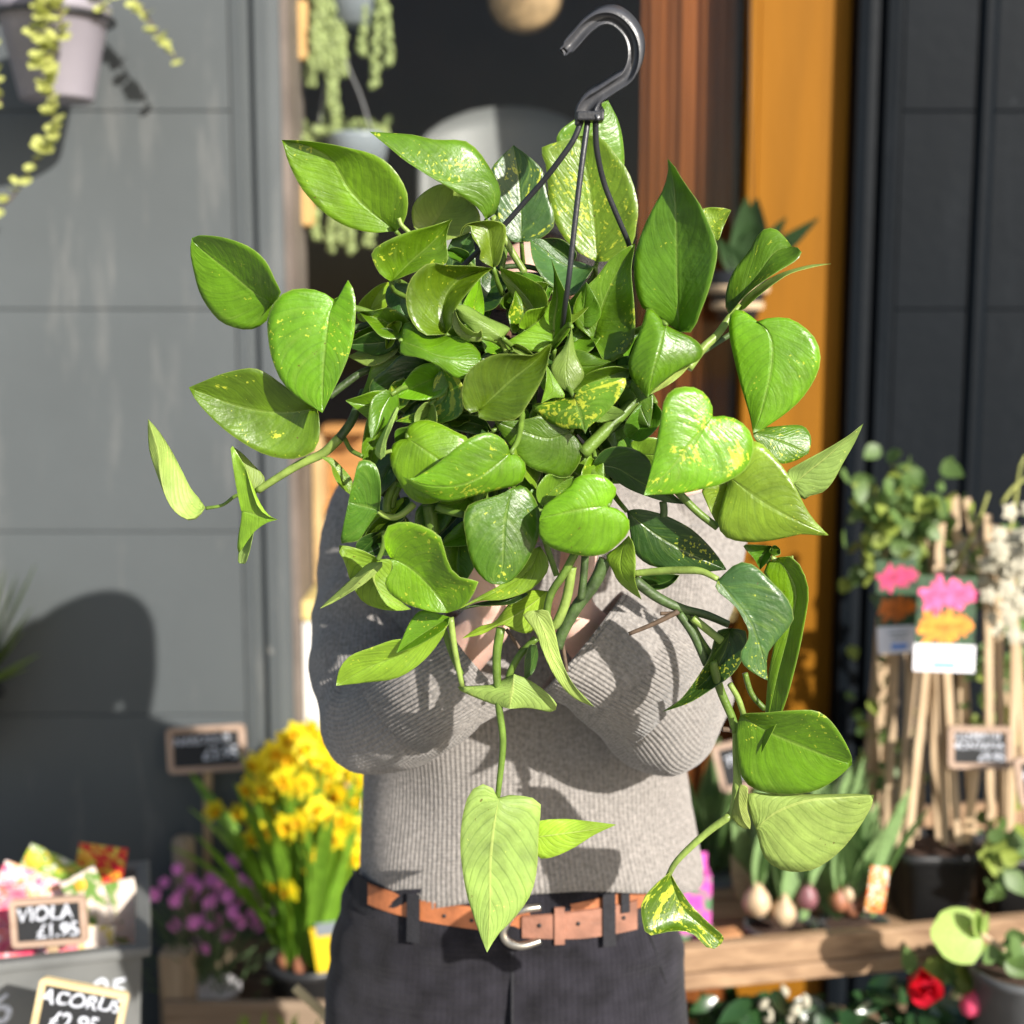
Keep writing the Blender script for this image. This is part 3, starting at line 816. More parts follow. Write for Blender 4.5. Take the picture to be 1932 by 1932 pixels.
def leaf(reg, mid, left, right, lay, tint='br', var=.35, e=(.6, .6), dt=0.0, bow=0.0, side=0, name="leaf", pet=True):
    """a leaf blade: its midrib and two edges lie where they are seen, each at its own depth.
    e: how far (cm) the edges stand towards the viewer, dt: tip nearer by cm, bow: middle nearer by cm"""
    b0 = rv(reg, mid[0]); t0 = rv(reg, mid[-1])
    mp = catmull([rv(reg, q) for q in mid], NU + 1)
    lp = catmull([b0] + [rv(reg, q) for q in left] + [t0], NU + 1)
    rp = catmull([b0] + [rv(reg, q) for q in right] + [t0], NU + 1)
    out = lp + rp[::-1]
    area = sum(a.x * b_.y - b_.x * a.y for a, b_ in zip(out, out[1:] + out[:1]))
    ph = random.uniform(0, 6); tilt = random.uniform(-.9, .9); e = tuple(q * (1.6 if q > 0 else .8) for q in e)
    V = []; UV = []
    nv = 2 * NV + 1
    for i in range(NU + 1):
        u = i / NU
        for j in range(-NV, NV + 1):
            v = j / NV; av = abs(v)
            ed = lp[i] if j < 0 else rp[i]
            q = mp[i].lerp(ed, av)
            ee = e[0] if j < 0 else e[1]
            dep = dt * u + bow * math.sin(math.pi * u) + ee * av ** 1.15 * (math.sin(math.pi * min(1, u * .9 + .1)) ** .5)
            dep += tilt * v * math.sin(math.pi * min(1, u * .85 + .15))
            dep += .14 * math.sin(u * 11 + ph + (2 if j < 0 else 0)) * av ** 2 * math.sin(math.pi * u)
            dep -= .07 * max(0, 1 - av * 5) * math.sin(math.pi * u) ** .5 * (1 if not side else -1)
            V.append(P(q.x, q.y, LY(lay) - dep / 100))
            UV.append((u, v * .5 + .5))
    def nrm(i, j):
        a = V[min(i + 1, NU) * nv + j] - V[max(i - 1, 0) * nv + j]
        c = V[i * nv + min(j + 1, nv - 1)] - V[i * nv + max(j - 1, 0)]
        n_ = a.cross(c)
        return n_.normalized() if n_.length > 1e-12 else Vector((0, -1, 0))
    front = 1 if area > 0 else -1
    if side: front = -front
    NR = [nrm(i, j) for i in range(NU + 1) for j in range(nv)]
    s = 1
    Fc = []
    fq = [(i * nv + j, (i + 1) * nv + j, (i + 1) * nv + j + 1, i * nv + j + 1) for i in range(NU) for j in range(nv - 1)]
    q = fq[len(fq) // 2]
    fn = (V[q[1]] - V[q[0]]).cross(V[q[3]] - V[q[0]])
    toward = fn.dot(Vector((0, 0, EYE)) - V[q[0]])
    flip = (toward < 0) != bool(side)
    if flip: fq = [tuple(reversed(f)) for f in fq]
    up = -1 if flip else 1
    n = len(V); th = .0003
    V2 = [V[i] - NR[i] * (up * th) for i in range(n)]
    bq = [tuple(reversed([i + n for i in f])) for f in fq]
    loop = [i * nv for i in range(NU + 1)] + [NU * nv + j for j in range(1, nv)] + [i * nv + nv - 1 for i in range(NU - 1, -1, -1)] + list(range(nv - 2, 0, -1))
    rim = []
    for a, b_ in zip(loop, loop[1:] + loop[:1]):
        rim.append((b_, a, a + n, b_ + n) if not flip else (a, b_, b_ + n, a + n))
    me = mesh("leaf", V + V2, fq + bq + rim)
    uvl = me.uv_layers.new(name="UVMap"); UV2 = UV + UV
    for p in me.polygons:
        for l in p.loop_indices: uvl.data[l].uv = UV2[me.loops[l].vertex_index]
    me.materials.append(M_TOP); me.materials.append(M_UND)
    me.polygons.foreach_set("material_index", [0] * len(fq) + [1] * len(bq) + [0] * len(rim))
    o = put(name, me, None, plant)
    c = TINT[tint]; k = random.uniform(.82, 1.22)
    o.color = (c[0] * k * random.uniform(.9, 1.12), c[1] * k, c[2] * k, 1)
    o["variegation"] = var
    if pet:
        ctr = Vector((1008, 690)); d = ctr - mp[0]
        if d.length < 330:
            L_ = min(.6, 90 / max(d.length, 1))
            end = mp[0] + d * L_
            back = (mp[0] - mp[2]).normalized() * 26
            p1 = mp[0] + back * .5 + d * (L_ * .25)
            Y0 = LY(lay) + .003
            tube("petiole", [P(mp[0].x, mp[0].y, Y0 - .002), P(p1.x, p1.y, Y0 + .012), P(end.x, end.y, Y0 + .05)], [.0020, .0026, .0030], M_STEM, plant, 7)
    return o
X = leaf
# upper left
X('J', [(885,1440),(720,1310),(590,1170),(490,1000),(350,915),(175,872)], [(945,1370),(962,1230),(920,1120),(840,1020),(740,960),(600,925),(450,895),(300,878)], [(820,1445),(740,1450),(600,1420),(470,1350),(370,1260),(290,1160),(220,1020),(190,920)], 5, 'br', .4, (.9,.4), 1)
X('J', [(1450,1370),(1503,1280),(1498,1190),(1440,1128),(1300,1136),(1180,1125),(1000,1025),(850,908),(722,820)], [(1500,1340),(1540,1240),(1530,1150),(1470,1040),(1400,940),(1310,875),(1130,870),(1000,840),(850,828)], [(1400,1300),(1300,1225),(1200,1160),(1080,1090),(950,1005),(850,922),(780,865)], 5, 'md', .35, (-1.5,.2), 1, .8)
X('J', [(1090,1440),(1150,1360),(1200,1280),(1265,1195)], [(1010,1430),(985,1340),(1000,1270),(1060,1200),(1150,1150),(1220,1155)], [(1150,1500),(1230,1490),(1340,1450),(1410,1400),(1400,1310),(1330,1235)], 3, 'pl', .3, (.9,.9), 0, 0)
X('J', [(1670,1505),(1665,1300),(1650,1100),(1620,905)], [(1600,1505),(1540,1430),(1500,1330),(1490,1200),(1480,1060),(1540,980)], [(1760,1500),(1860,1430),(1875,1350),(1850,1250),(1820,1150),(1800,1060),(1710,970)], 2.2, 'bl', .75, (.3,.3), -1)
X('C', [(170,578),(300,450),(430,330),(520,240),(590,150)], [(90,520),(35,400),(60,350),(150,295),(300,235),(440,200),(520,175)], [(300,525),(430,480),(555,445),(548,300),(562,205)], 6, 'ol', .5, (1.4,.2), 1.5)
X('C', [(200,590),(230,680),(240,760),(275,820)], [(150,610),(130,680),(150,750),(210,800)], [(290,600),(300,700),(300,780)], 4.5, 'bl', .4, (.2,.2))
X('C', [(0,860),(40,740),(90,650),(160,580)], [(-60,830),(-50,730),(20,650),(90,600)], [(60,880),(120,800),(150,720),(170,640)], 3, 'yg', .4, (.2,.2))
X('C', [(560,600),(600,430),(660,330),(720,250)], [(545,480),(555,360),(600,270),(660,225)], [(660,600),(740,520),(745,400),(735,300)], 3.4, 'bl', .3, (.2,.2))
X('C', [(700,440),(640,400),(590,370),(555,365)], [(700,380),(640,350),(590,345)], [(680,460),(620,440),(570,410)], 4.2, 'md', .3)
# centre
X('C', [(545,935),(520,800),(560,650),(680,540),(868,488)], [(400,942),(310,850),(275,740),(275,640),(320,540),(430,452),(560,468),(720,472)], [(585,880),(600,790),(650,710),(720,625),(800,537)], 7.4, 'ol', .55, (1.6,1.3), .5, -.6)
X('C', [(935,965),(850,895),(740,830),(612,758)], [(988,905),(965,882),(830,822),(710,752),(650,735)], [(850,988),(780,960),(700,890),(640,830)], 8, 'pl', .2, (-1.2,-1.2), 0, .3)
X('C', [(792,960),(720,955),(650,900),(605,770)], [(792,905),(760,932),(700,905),(640,850)], [(790,988),(720,990),(640,955),(590,880),(592,800)], 8.3, 'pl', .2, (.4,.1))
X('C', [(870,480),(850,330),(830,210),(740,183),(665,212),(640,282)], [(780,430),(785,360),(725,270),(718,200),(680,198)], [(912,450),(947,320),(955,200),(880,163),(760,168),(668,198)], 6.4, 'yg', .4, (.4,.6), .6)
X('C', [(1035,725),(960,640),(880,560),(820,480)], [(940,720),(850,745),(790,660),(780,560)], [(1010,690),(950,600),(900,500)], 4.2, 'dk', .3)
X('C', [(1190,838),(1110,700),(1010,590),(913,483)], [(1130,802),(1040,742),(980,650),(935,560)], [(1238,760),(1242,690),(1200,610),(1120,562),(1010,513)], 5.6, 'yg', .55, (.3,1.0))
X('C', [(1270,640),(1180,600),(1090,555),(1005,512)], [(1235,720),(1190,640),(1100,590)], [(1290,600),(1180,540),(1090,515)], 4.6, 'md', .3)
X('C', [(1560,480),(1400,475),(1260,390),(1123,288)], [(1500,455),(1340,400),(1220,292)], [(1500,570),(1420,675),(1285,622),(1200,540),(1140,420)], 3.6, 'bl', .2, (.2,1.0), .5)
X('C', [(1420,450),(1340,380),(1260,330),(1200,290)], [(1440,380),(1360,300),(1280,280)], [(1390,470),(1310,420),(1240,370)], 3.0, 'dk', .2)
X('A', [(1570,1195),(1555,1000),(1525,800),(1490,622)], [(1480,1150),(1400,1060),(1355,940),(1340,800),(1330,730),(1308,680),(1400,645)], [(1650,1187),(1730,1120),(1748,1040),(1757,940),(1720,800),(1650,700),(1580,625)], 2.2, 'yg', .7, (.5,.8), -.5)
X('A', [(1490,720),(1540,620),(1580,540),(1620,457)], [(1390,660),(1400,600),(1470,545),(1560,490)], [(1600,765),(1685,782),(1692,680),(1670,560)], 1.2, 'md', .5, (.3,-.6), -.5)
X('D', [(600,1310),(592,1100),(585,900),(580,600),(570,350),(548,220),(520,122)], [(525,1262),(440,1205),(350,1150),(310,1060),(290,930),(290,800),(320,690),(370,560),(430,440),(490,330),(522,220)], [(690,1305),(735,1200),(800,1030),(840,890),(862,760),(850,680),(800,560),(750,450),(680,350),(610,250),(560,165)], 6.6, 'md', .12, (-.6,1.4), .6, .4)
X('D', [(800,620),(860,550),(957,475)], [(750,560),(745,480),(800,457),(900,460)], [(860,685),(900,600),(932,520)], 4, 'yg', .8, (.2,.2))
X('D', [(940,1190),(1040,1050),(1150,900),(1260,760),(1372,725)], [(915,1130),(928,1000),(980,880),(1080,750),(1115,680),(1180,605),(1260,603),(1330,668)], [(1050,1062),(1160,972),(1290,887),(1390,827),(1438,775),(1420,735)], 5, 'md', .6, (-1.2,1.6), 1)
X('D', [(1015,1165),(1120,1050),(1260,945),(1400,880),(1640,843)], [(1005,1130),(1090,1035),(1220,945),(1340,893),(1500,852)], [(1040,1160),(1140,1068),(1270,968),(1370,908),(1520,866)], 5.4, 'pl', .15, (-1.5,.8), 1, 0, 1)
X('D', [(1135,1237),(1210,1310),(1240,1420),(1225,1600),(1190,1750),(1150,1900),(1105,2004)], [(1080,1190),(1020,1157),(960,1165),(940,1240),(945,1350),(970,1470),(1000,1600),(1040,1740),(1085,1890)], [(1220,1213),(1350,1215),(1450,1270),(1530,1350),(1567,1450),(1560,1560),(1510,1670),(1430,1780),(1330,1870),(1230,1940),(1150,1992)], 7, 'br', .25, (-.7,-1.0), .8, .5)
X('D', [(510,1262),(470,1400),(420,1580),(385,1760)], [(450,1190),(385,1138),(350,1240),(300,1380),(253,1510),(265,1610),(320,1692)], [(600,1310),(700,1355),(766,1430),(740,1500),(620,1560),(480,1662),(412,1722)], 8.6, 'br', .1, (-1.6,-1.3), .4, .6)
X('D', [(690,1480),(600,1570),(500,1650),(400,1740)], [(650,1490),(560,1580),(440,1660)], [(680,1530),(600,1620),(500,1690)], 8, 'pl', .3, (0,0), 0, 0, 1)
X('C', [(1560,985),(1600,800),(1690,570),(1842,318)], [(1500,932),(1430,872),(1418,760),(1470,650),(1580,545),(1660,438),(1760,360)], [(1640,1135),(1740,1095),(1822,1010),(1843,900),(1832,700),(1815,500)], 6, 'ol', .6, (.3,1.2), 1)
X('C', [(1420,890),(1480,980),(1560,1080),(1652,1160)], [(1412,980),(1430,1110),(1500,1195),(1590,1190)], [(1520,940),(1600,1040)], 5.2, 'ol', .4, (.3,.3))
X('C', [(1290,1045),(1290,850),(1310,700),(1295,560),(1268,418)], [(1150,1060),(1000,1022),(960,992),(1120,900),(1200,830),(1270,700),(1284,600),(1285,500)], [(1330,1000),(1402,900),(1402,780),(1365,650),(1315,540)], 6.2, 'md', .15, (.2,1.2), 1.0)
X('C', [(1408,890),(1380,1080),(1370,1200),(1402,1340)], [(1350,1030),(1290,1110),(1263,1180),(1290,1260),(1340,1312)], [(1432,1050),(1462,1130),(1494,1220),(1445,1300)], 8.4, 'pl', .35, (-.6,-.5))
X('C', [(1235,1148),(1275,1290),(1265,1350),(1200,1414)], [(1235,1250),(1215,1350)], [(1292,1240),(1364,1366),(1280,1376)], 8.6, 'yg', .3, (.1,.1))
X('C', [(1000,1020),(1040,1030),(1100,1060),(1150,1085)], [(1030,1005),(1090,1030)], [(1020,1060),(1090,1085)], 7.6, 'pl', .2, pet=False)
X('C', [(770,1462),(870,1370),(1000,1250),(1150,1130),(1276,998)], [(700,1478),(658,1400),(660,1290),(700,1190),(790,1120),(900,1076),(1050,1080),(1150,1085),(1220,1030)], [(765,1500),(800,1525),(850,1533),(950,1532),(1030,1520),(1100,1430),(1190,1280),(1240,1150),(1252,1080)], 9, 'ol', .3, (.8,.7), 1.2)
X('C', [(235,985),(370,1035),(480,1085),(620,1110),(788,1112)], [(250,880),(310,855),(380,930),(470,955),(590,948),(700,988),(775,1060)], [(235,1075),(360,1100),(470,1145),(560,1207),(650,1248),(755,1192)], 8.2, 'br', .1, (-1.5,-1.0), .5, .8)
X('C', [(455,1130),(320,1230),(230,1370),(148,1518)], [(340,1083),(235,1078),(140,1170),(40,1250),(22,1340),(80,1452)], [(462,1210),(405,1330),(330,1405),(210,1452)], 6.4, 'dk', .2, (.6,.3))
X('C', [(520,1178),(560,1330),(450,1460),(198,1537)], [(470,1230),(450,1340),(400,1430),(300,1490)], [(642,1250),(668,1380),(650,1490),(540,1542),(380,1552)], 7.2, 'md', .95, (.3,.3))
X('C', [(1425,1368),(1450,1440),(1475,1520),(1502,1622)], [(1380,1375),(1260,1390),(1128,1433),(1180,1490),(1270,1550),(1370,1590),(1470,1580)], [(1480,1300),(1600,1252),(1720,1238),(1787,1248),(1760,1330),(1690,1430),(1600,1520),(1530,1568)], 8.8, 'md', .95, (-.8,-.3), .6)
X('C', [(1800,1180),(1680,1220),(1540,1270),(1405,1340)], [(1700,1160),(1560,1190),(1470,1250)], [(1790,1240),(1650,1260),(1500,1330)], 7.6, 'ol', .4)
X('C', [(1720,1110),(1700,1180),(1780,1220),(1860,1250)], [(1660,1160),(1700,1260)], [(1800,1090),(1880,1150)], 6.6, 'bl', .2)
X('F', [(1402,258),(1250,300),(1100,262),(878,184)], [(1340,215),(1270,190),(1200,146),(1110,167),(1000,180)], [(1472,340),(1477,430),(1430,522),(1360,582),(1250,547),(1120,502),(1020,400),(930,280)], 8.2, 'md', .15, (.4,-1.2), .6)
# two big glossy ones and below
X('F', [(280,300),(400,380),(510,460),(640,600)], [(200,322),(163,390),(172,500),(220,592),(290,702),(400,752),(520,722)], [(270,240),(320,193),(410,172),(500,198),(620,258),(705,310),(700,450)], 8.6, 'br', .05, (-1.0,-.9), .5, .5)
X('F', [(988,402),(880,490),(760,580),(600,632),(400,622),(243,560)], [(960,330),(900,280),(830,261),(740,284),(660,330),(580,392),(490,470),(400,532),(310,578)], [(1062,430),(1098,500),(1086,570),(1040,622),(950,642),(830,672),(700,705),(600,735),(500,728),(400,682),(300,622)], 10, 'br', .62, (-.5,-1.1), 1.2, .6)
X('F', [(1005,640),(970,760),(945,900),(940,1050),(935,1180),(908,1306)], [(900,690),(760,730),(690,770),(665,860),(680,970),(700,1080),(740,1190),(800,1262),(850,1296)], [(1060,620),(1120,660),(1172,750),(1196,850),(1180,980),(1130,1100),(1070,1200),(990,1282)], 9, 'md', .5, (-.4,-.5), 1.0, .3)
X('F', [(1655,765),(1500,782),(1350,812),(1190,850)], [(1705,700),(1714,640),(1640,568),(1560,545),(1450,560),(1400,622),(1300,702),(1215,770)], [(1735,790),(1785,835),(1810,890),(1790,960),(1720,1032),(1640,1092),(1520,1110),(1400,1092),(1290,1062),(1200,1002),(1182,920)], 10, 'br', .05, (-1.0,-1.1), .3, .6)
X('F', [(1210,770),(1250,690),(1330,610),(1425,560)], [(1172,720),(1168,650),(1200,590),(1250,545),(1330,570)], [(1300,710),(1400,640)], 8.4, 'yg', .5, (.2,.2))
X('G', [(0,490),(160,500),(330,600),(640,752)], [(70,390),(170,356),(290,374),(390,440),(430,560),(550,680)], [(120,562),(250,647),(400,706),(530,742)], 7.8, 'dk', .1, (.3,.3))
X('G', [(830,150),(740,260),(650,380),(550,500),(450,600),(358,692)], [(835,110),(805,30),(745,-32),(660,-55),(560,-38),(500,30),(478,140),(455,260),(430,400),(398,540)], [(900,145),(990,168),(1070,230),(1112,330),(1102,430),(1060,512),(980,572),(870,622),(750,652),(600,682),(470,687)], 10, 'br', .78, (-.5,-.7), 1.2, .4)
X('G', [(935,560),(1120,700),(1300,810),(1480,900),(1622,962)], [(1000,400),(1120,318),(1200,368),(1280,458),(1340,540),(1400,640),(1470,780),(1535,872)], [(930,620),(890,760),(863,870),(890,952),(960,997),(1100,1014),(1230,1002),(1350,977),(1450,957),(1540,967)], 8.8, 'yg', .3, (-.3,-.9), .8, .5)
X('G', [(940,600),(900,700),(880,800),(865,905)], [(840,630),(755,650),(790,750),(840,852)], [(948,660),(925,740),(885,860)], 8.2, 'yg', .3, (.2,.1))
X('G', [(1108,262),(1240,300),(1370,350),(1485,405)], [(1150,232),(1260,218),(1430,210),(1492,260),(1505,330)], [(1120,310),(1210,392),(1290,472),(1390,457),(1450,425)], 7, 'md', .7, (-.5,-.5))
X('G', [(1380,620),(1480,530),(1640,400),(1862,200)], [(1345,560),(1335,528),(1450,458),(1600,378),(1750,288),(1822,232)], [(1400,660),(1445,722),(1500,692),(1580,672),(1650,602),(1722,470),(1802,330)], 6.8, 'pl', .3, (.4,-.4), 1, 0, 1)
X('G', [(240,800),(360,900),(480,985),(650,1080),(925,1202)], [(310,785),(400,798),(520,835),(680,920),(800,1030),(880,1130)], [(262,940),(290,1080),(400,1172),(560,1197),(750,1217)], 7, 'dk', .35, (.4,-.8))
X('G', [(252,968),(205,1090),(210,1230),(342,1406)], [(180,1040),(98,1110),(140,1200),(180,1280),(260,1352)], [(288,1030),(302,1150),(297,1280)], 8.4, 'yg', .3, (-.4,.2))
X('G', [(865,1270),(960,1390),(1080,1550),(1120,1650),(1170,1780),(1207,1962)], [(895,1245),(950,1188),(1020,1149),(1100,1163),(1170,1218),(1250,1300),(1330,1380),(1380,1480),(1382,1560),(1330,1622),(1270,1692),(1212,1762),(1200,1850)], [(848,1330),(900,1380),(980,1450),(1040,1542),(1077,1620),(1070,1690),(1018,1780),(1040,1852),(1110,1910)], 9, 'bl', .55, (-.9,.4), 1, .4)
X('V', [(1468,1052),(1502,1110),(1492,1180),(1466,1280),(1436,1422)], [(1440,1072),(1462,1130),(1462,1200),(1450,1270),(1443,1350)], [(1500,1054),(1525,1110),(1517,1180),(1500,1260),(1476,1342)], 7.6, 'br', .25, (-.9,.9), 1.2)
X('V', [(1378,1186),(1365,1235),(1325,1290),(1250,1343)], [(1353,1192),(1338,1240),(1308,1290),(1278,1326)], [(1408,1192),(1404,1235),(1382,1272),(1340,1302),(1300,1326)], 7.2, 'dk', .5, (.8,.6))
X('K', [(575,322),(700,395),(850,460),(1000,520),(1110,556)], [(600,313),(700,309),(800,300),(930,299),(1000,340),(1060,420),(1103,505)], [(553,400),(558,500),(575,600),(622,662),(700,692),(800,702),(900,692),(980,662),(1052,612)], 8, 'br', .35, (1.2,-.6), .8)
X('K', [(650,862),(750,782),(890,725),(1050,712),(1216,704)], [(622,790),(612,695),(720,697),(850,699),(1000,699),(1120,697)], [(664,912),(680,982),(720,1032),(780,1062),(870,1070),(950,1047),(1040,982),(1112,902),(1172,812),(1206,747)], 7.6, 'pl', .3, (-.8,-1.1), .6, .3, 1)
X('K', [(240,1072),(258,1150),(300,1240),(380,1320),(487,1412)], [(150,1150),(102,1230),(115,1340),(140,1374),(240,1354),(340,1362),(430,1440)], [(277,1140),(342,1230),(422,1312),(494,1378)], 7, 'ol', .9, (.8,.4), .6)
# hanging low in the middle
X('V', [(940,1506),(930,1570),(924,1640),(924,1720),(919,1797)], [(925,1482),(904,1481),(884,1500),(871,1550),(869,1610),(879,1680),(894,1730),(908,1770)], [(960,1500),(1000,1504),(1020,1516),(1016,1570),(1013,1640),(1000,1690),(970,1732),(938,1765)], 8, 'pl', .25, (-.7,-.6), .8, .4, 1)
X('V', [(1008,1580),(1060,1573),(1110,1566),(1163,1556)], [(1012,1551),(1060,1545),(1110,1549)], [(1014,1616),(1040,1618),(1080,1601),(1120,1576)], 7, 'yg', .15, (-.3,.1), 0, 0, 1)
X('V', [(970,1272),(967,1300),(961,1337)], [(930,1291),(895,1294),(861,1297),(890,1313),(935,1330)], [(1000,1284),(1030,1305),(1051,1330),(1040,1343),(1000,1336)], 8, 'pl', .1, (-1.2,-1.2), 0, 0, 1)
X('V', [(1010,1152),(1028,1195),(1050,1255),(1122,1334)], [(986,1158),(1010,1192),(1025,1232),(1050,1282),(1082,1316)], [(1034,1152),(1047,1190),(1058,1240),(1074,1278),(1098,1312)], 9, 'pl', .2, (-.8,.5), .5, 0, 1)
X('F', [(1190,1040),(1110,1210),(900,1350),(622,1477)], [(1080,1100),(950,1280),(780,1380)], [(1250,1140),(1227,1240),(1110,1347),(930,1407),(760,1414)], 7.4, 'yg', .2, (.2,-.3))
X('F', [(1090,1360),(960,1420),(830,1440),(640,1478)], [(1000,1390),(850,1412),(740,1435)], [(1110,1370),(1000,1435),(850,1448),(730,1452)], 7, 'dk', .2, (.1,.1))
X('F', [(1245,1350),(1090,1470),(900,1577),(657,1672)], [(1120,1345),(980,1435),(880,1560),(780,1590)], [(1222,1500),(1130,1632),(1020,1622),(930,1577),(800,1642)], 7.2, 'yg', .2, (-.5,-.4), 0, 0, 1)
X('F', [(165,1120),(300,1190),(420,1300),(500,1400),(560,1497)], [(180,1190),(128,1280),(160,1362),(260,1432),(380,1472),(480,1494)], [(120,1020),(140,908),(270,873),(400,908),(510,980),(545,1110),(600,1222),(690,1272),(770,1260),(742,1352),(682,1442),(610,1482)], 9, 'br', .5, (.4,1.2), .6)
X('E', [(1640,1130),(1600,1280),(1700,1400),(1852,1472)], [(1500,1060),(1348,1038),(1400,1160),(1440,1290),(1520,1420),(1640,1472),(1760,1484)], [(1720,1140),(1705,1300),(1760,1400)], 6.4, 'yg', .3, (.3,.3), 0, 0, 1)
X('E', [(1655,1150),(1540,1240),(1420,1350),(1228,1467)], [(1560,1160),(1470,1240),(1350,1350)], [(1652,1185),(1540,1292),(1430,1362),(1330,1422)], 8, 'pl', .2, (-.5,-.4), 0, 0, 1)
X('E', [(1632,797),(1570,775),(1500,758),(1422,738)], [(1645,680),(1637,560),(1602,473),(1530,446),(1490,470),(1460,590),(1435,680)], [(1612,830),(1560,902),(1490,1002),(1420,1014),(1368,1012),(1393,870)], 8.4, 'md', .4, (.5,-.4))
X('E', [(1232,428),(1310,480),(1370,570),(1442,690)], [(1310,436),(1390,510),(1448,590)], [(1300,480),(1320,550),(1362,625)], 6.4, 'yg', .35, (.1,.3))
X('E', [(1640,940),(1580,1010),(1530,1060),(1478,1112)], [(1560,958),(1490,1000),(1472,1060)], [(1600,1030),(1540,1092)], 6.4, 'dk', .2, (.1,.1))
X('M', [(1050,600),(900,700),(740,850),(440,1090)], [(1000,570),(850,660),(640,800),(540,950)], [(1050,680),(960,840),(820,960),(640,1060)], 6.6, 'yg', .35, (-.3,-.2), 0, 0, 1)
X('V', [(848,1164),(815,1185),(785,1205),(748,1232)], [(800,1151),(778,1166),(760,1202)], [(840,1186),(792,1216)], 8.6, 'br', .2, (.2,.2))
X('V', [(845,1170),(780,1225),(700,1257),(634,1294)], [(790,1212),(750,1206),(700,1222),(660,1238),(640,1264)], [(836,1200),(800,1246),(750,1279),(690,1288)], 8, 'yg', .4, (.8,-.4))
# left
X('B', [(905,1312),(760,1220),(620,1100),(480,990),(385,910),(350,858)], [(960,1240),(920,1150),(870,1040),(800,960),(700,900),(550,853),(400,841)], [(885,1345),(870,1420),(790,1477),(700,1487),(560,1442),(470,1350),(400,1230),(360,1080),(337,950)], 5, 'br', .5, (1.2,-.2), .8)
X('B', [(1325,1282),(1290,1400),(1265,1600),(1250,1800),(1245,2058)], [(1290,1268),(1240,1225),(1100,1204),(1000,1225),(920,1290),(870,1400),(869,1520),(888,1650),(920,1750),(970,1850),(1060,1940),(1195,2030)], [(1360,1270),(1390,1210),(1402,1143),(1440,1170),(1470,1270),(1472,1400),(1456,1550),(1420,1680),(1370,1800),(1305,1930)], 7, 'br', .55, (-.6,.3), 1.0, .4)
X('E', [(1207,95),(1000,122),(800,110),(600,60),(450,0),(328,-48)], [(1150,55),(1050,-10),(940,-90),(850,-152),(745,-181),(560,-143),(440,-95)], [(1226,200),(1222,310),(1182,392),(1100,432),(1000,443),(850,412),(700,332),(550,222),(420,92),(360,12)], 6, 'ol', .55, (.5,.8), .6)
X('E', [(440,775),(392,828),(325,858),(230,800),(165,690),(130,540),(115,380),(48,168)], [(430,800),(352,864),(250,817),(172,702),(98,510),(58,380),(50,260)], [(400,715),(340,640),(280,520),(200,370),(120,250)], 5.5, 'pl', .3, (-1.2,-1.6), .6, 0, 1)
X('E', [(690,800),(800,825),(938,857)], [(655,640),(630,480),(613,338),(645,380),(715,500),(755,640),(800,765),(860,830)], [(686,860),(663,1000),(668,1088),(720,1022),(780,940),(860,880)], 6.4, 'yg', .25, (.2,.2), .5)
X('E', [(790,680),(760,600),(700,480),(620,350)], [(850,580),(760,470),(690,400)], [(800,740),(745,620),(680,480)], 5.6, 'pl', .2, (.1,.1), 0, 0, 1, pet=False)
X('E', [(775,945),(745,1020),(715,1080),(690,1158)], [(700,1020),(672,1080),(668,1150)], [(765,990),(745,1080),(718,1156)], 6.0, 'pl', .1, (.1,.1), 0, 0, 1, pet=False)
X('B', [(1780,1570),(1680,1620),(1560,1660),(1418,1670)], [(1700,1565),(1560,1600),(1480,1640)], [(1745,1655),(1650,1720),(1560,1738),(1480,1705)], 6, 'pl', .5, (.1,-.3))
X('B', [(1790,1500),(1700,1480),(1580,1510),(1430,1570)], [(1740,1450),(1620,1450),(1500,1500)], [(1760,1560),(1620,1590),(1500,1600)], 5, 'ol', .3)
X('B', [(1740,1430),(1720,1500),(1700,1560),(1680,1620)], [(1690,1460),(1680,1540)], [(1790,1440),(1750,1540),(1720,1600)], 6.6, 'yg', .4)
# rolled young leaf by the left side
X('F', [(90,440),(110,340),(150,220),(215,80)], [(60,400),(75,330),(130,230),(190,110)], [(130,420),(140,320),(178,220),(222,100)], 8.8, 'pl', .15, (-.5,-.5), 0, .3, 1, pet=False)
X('C', [(520,1540),(430,1600),(330,1650),(200,1700)], [(430,1540),(300,1570),(200,1600)], [(520,1620),(420,1680),(300,1720)], 6.8, 'md', .2)
X('F', [(860,250),(760,200),(650,180),(520,180)], [(800,160),(680,140),(580,150)], [(800,280),(680,260),(580,230)], 7, 'dk', .2)
X('G', [(440,60),(400,150),(330,230),(250,300)], [(360,40),(260,150),(215,240)], [(485,140),(440,240),(340,320)], 7.2, 'md', .2)
X('C', [(120,1560),(60,1660),(40,1760),(20,1880)], [(20,1500),(-20,1640),(-30,1780)], [(150,1600),(120,1720),(80,1840)], 5.4, 'ol', .3)
X('G', [(600,1240),(500,1290),(400,1310),(310,1280)], [(560,1290),(480,1335),(380,1330)], [(520,1230),(420,1235),(350,1245)], 6.6, 'dk', .2)
X('G', [(1230,1040),(1180,1100),(1160,1150),(1155,1200)], [(1100,1030),(1040,1040),(1110,1120)], [(1240,1070),(1210,1140)], 7.4, 'md', .2)
X('G', [(1290,1060),(1260,1050),(1240,1060),(1215,1080)], [(1260,1035),(1235,1045)], [(1290,1095),(1250,1105)], 7.6, 'md', .2, pet=False)
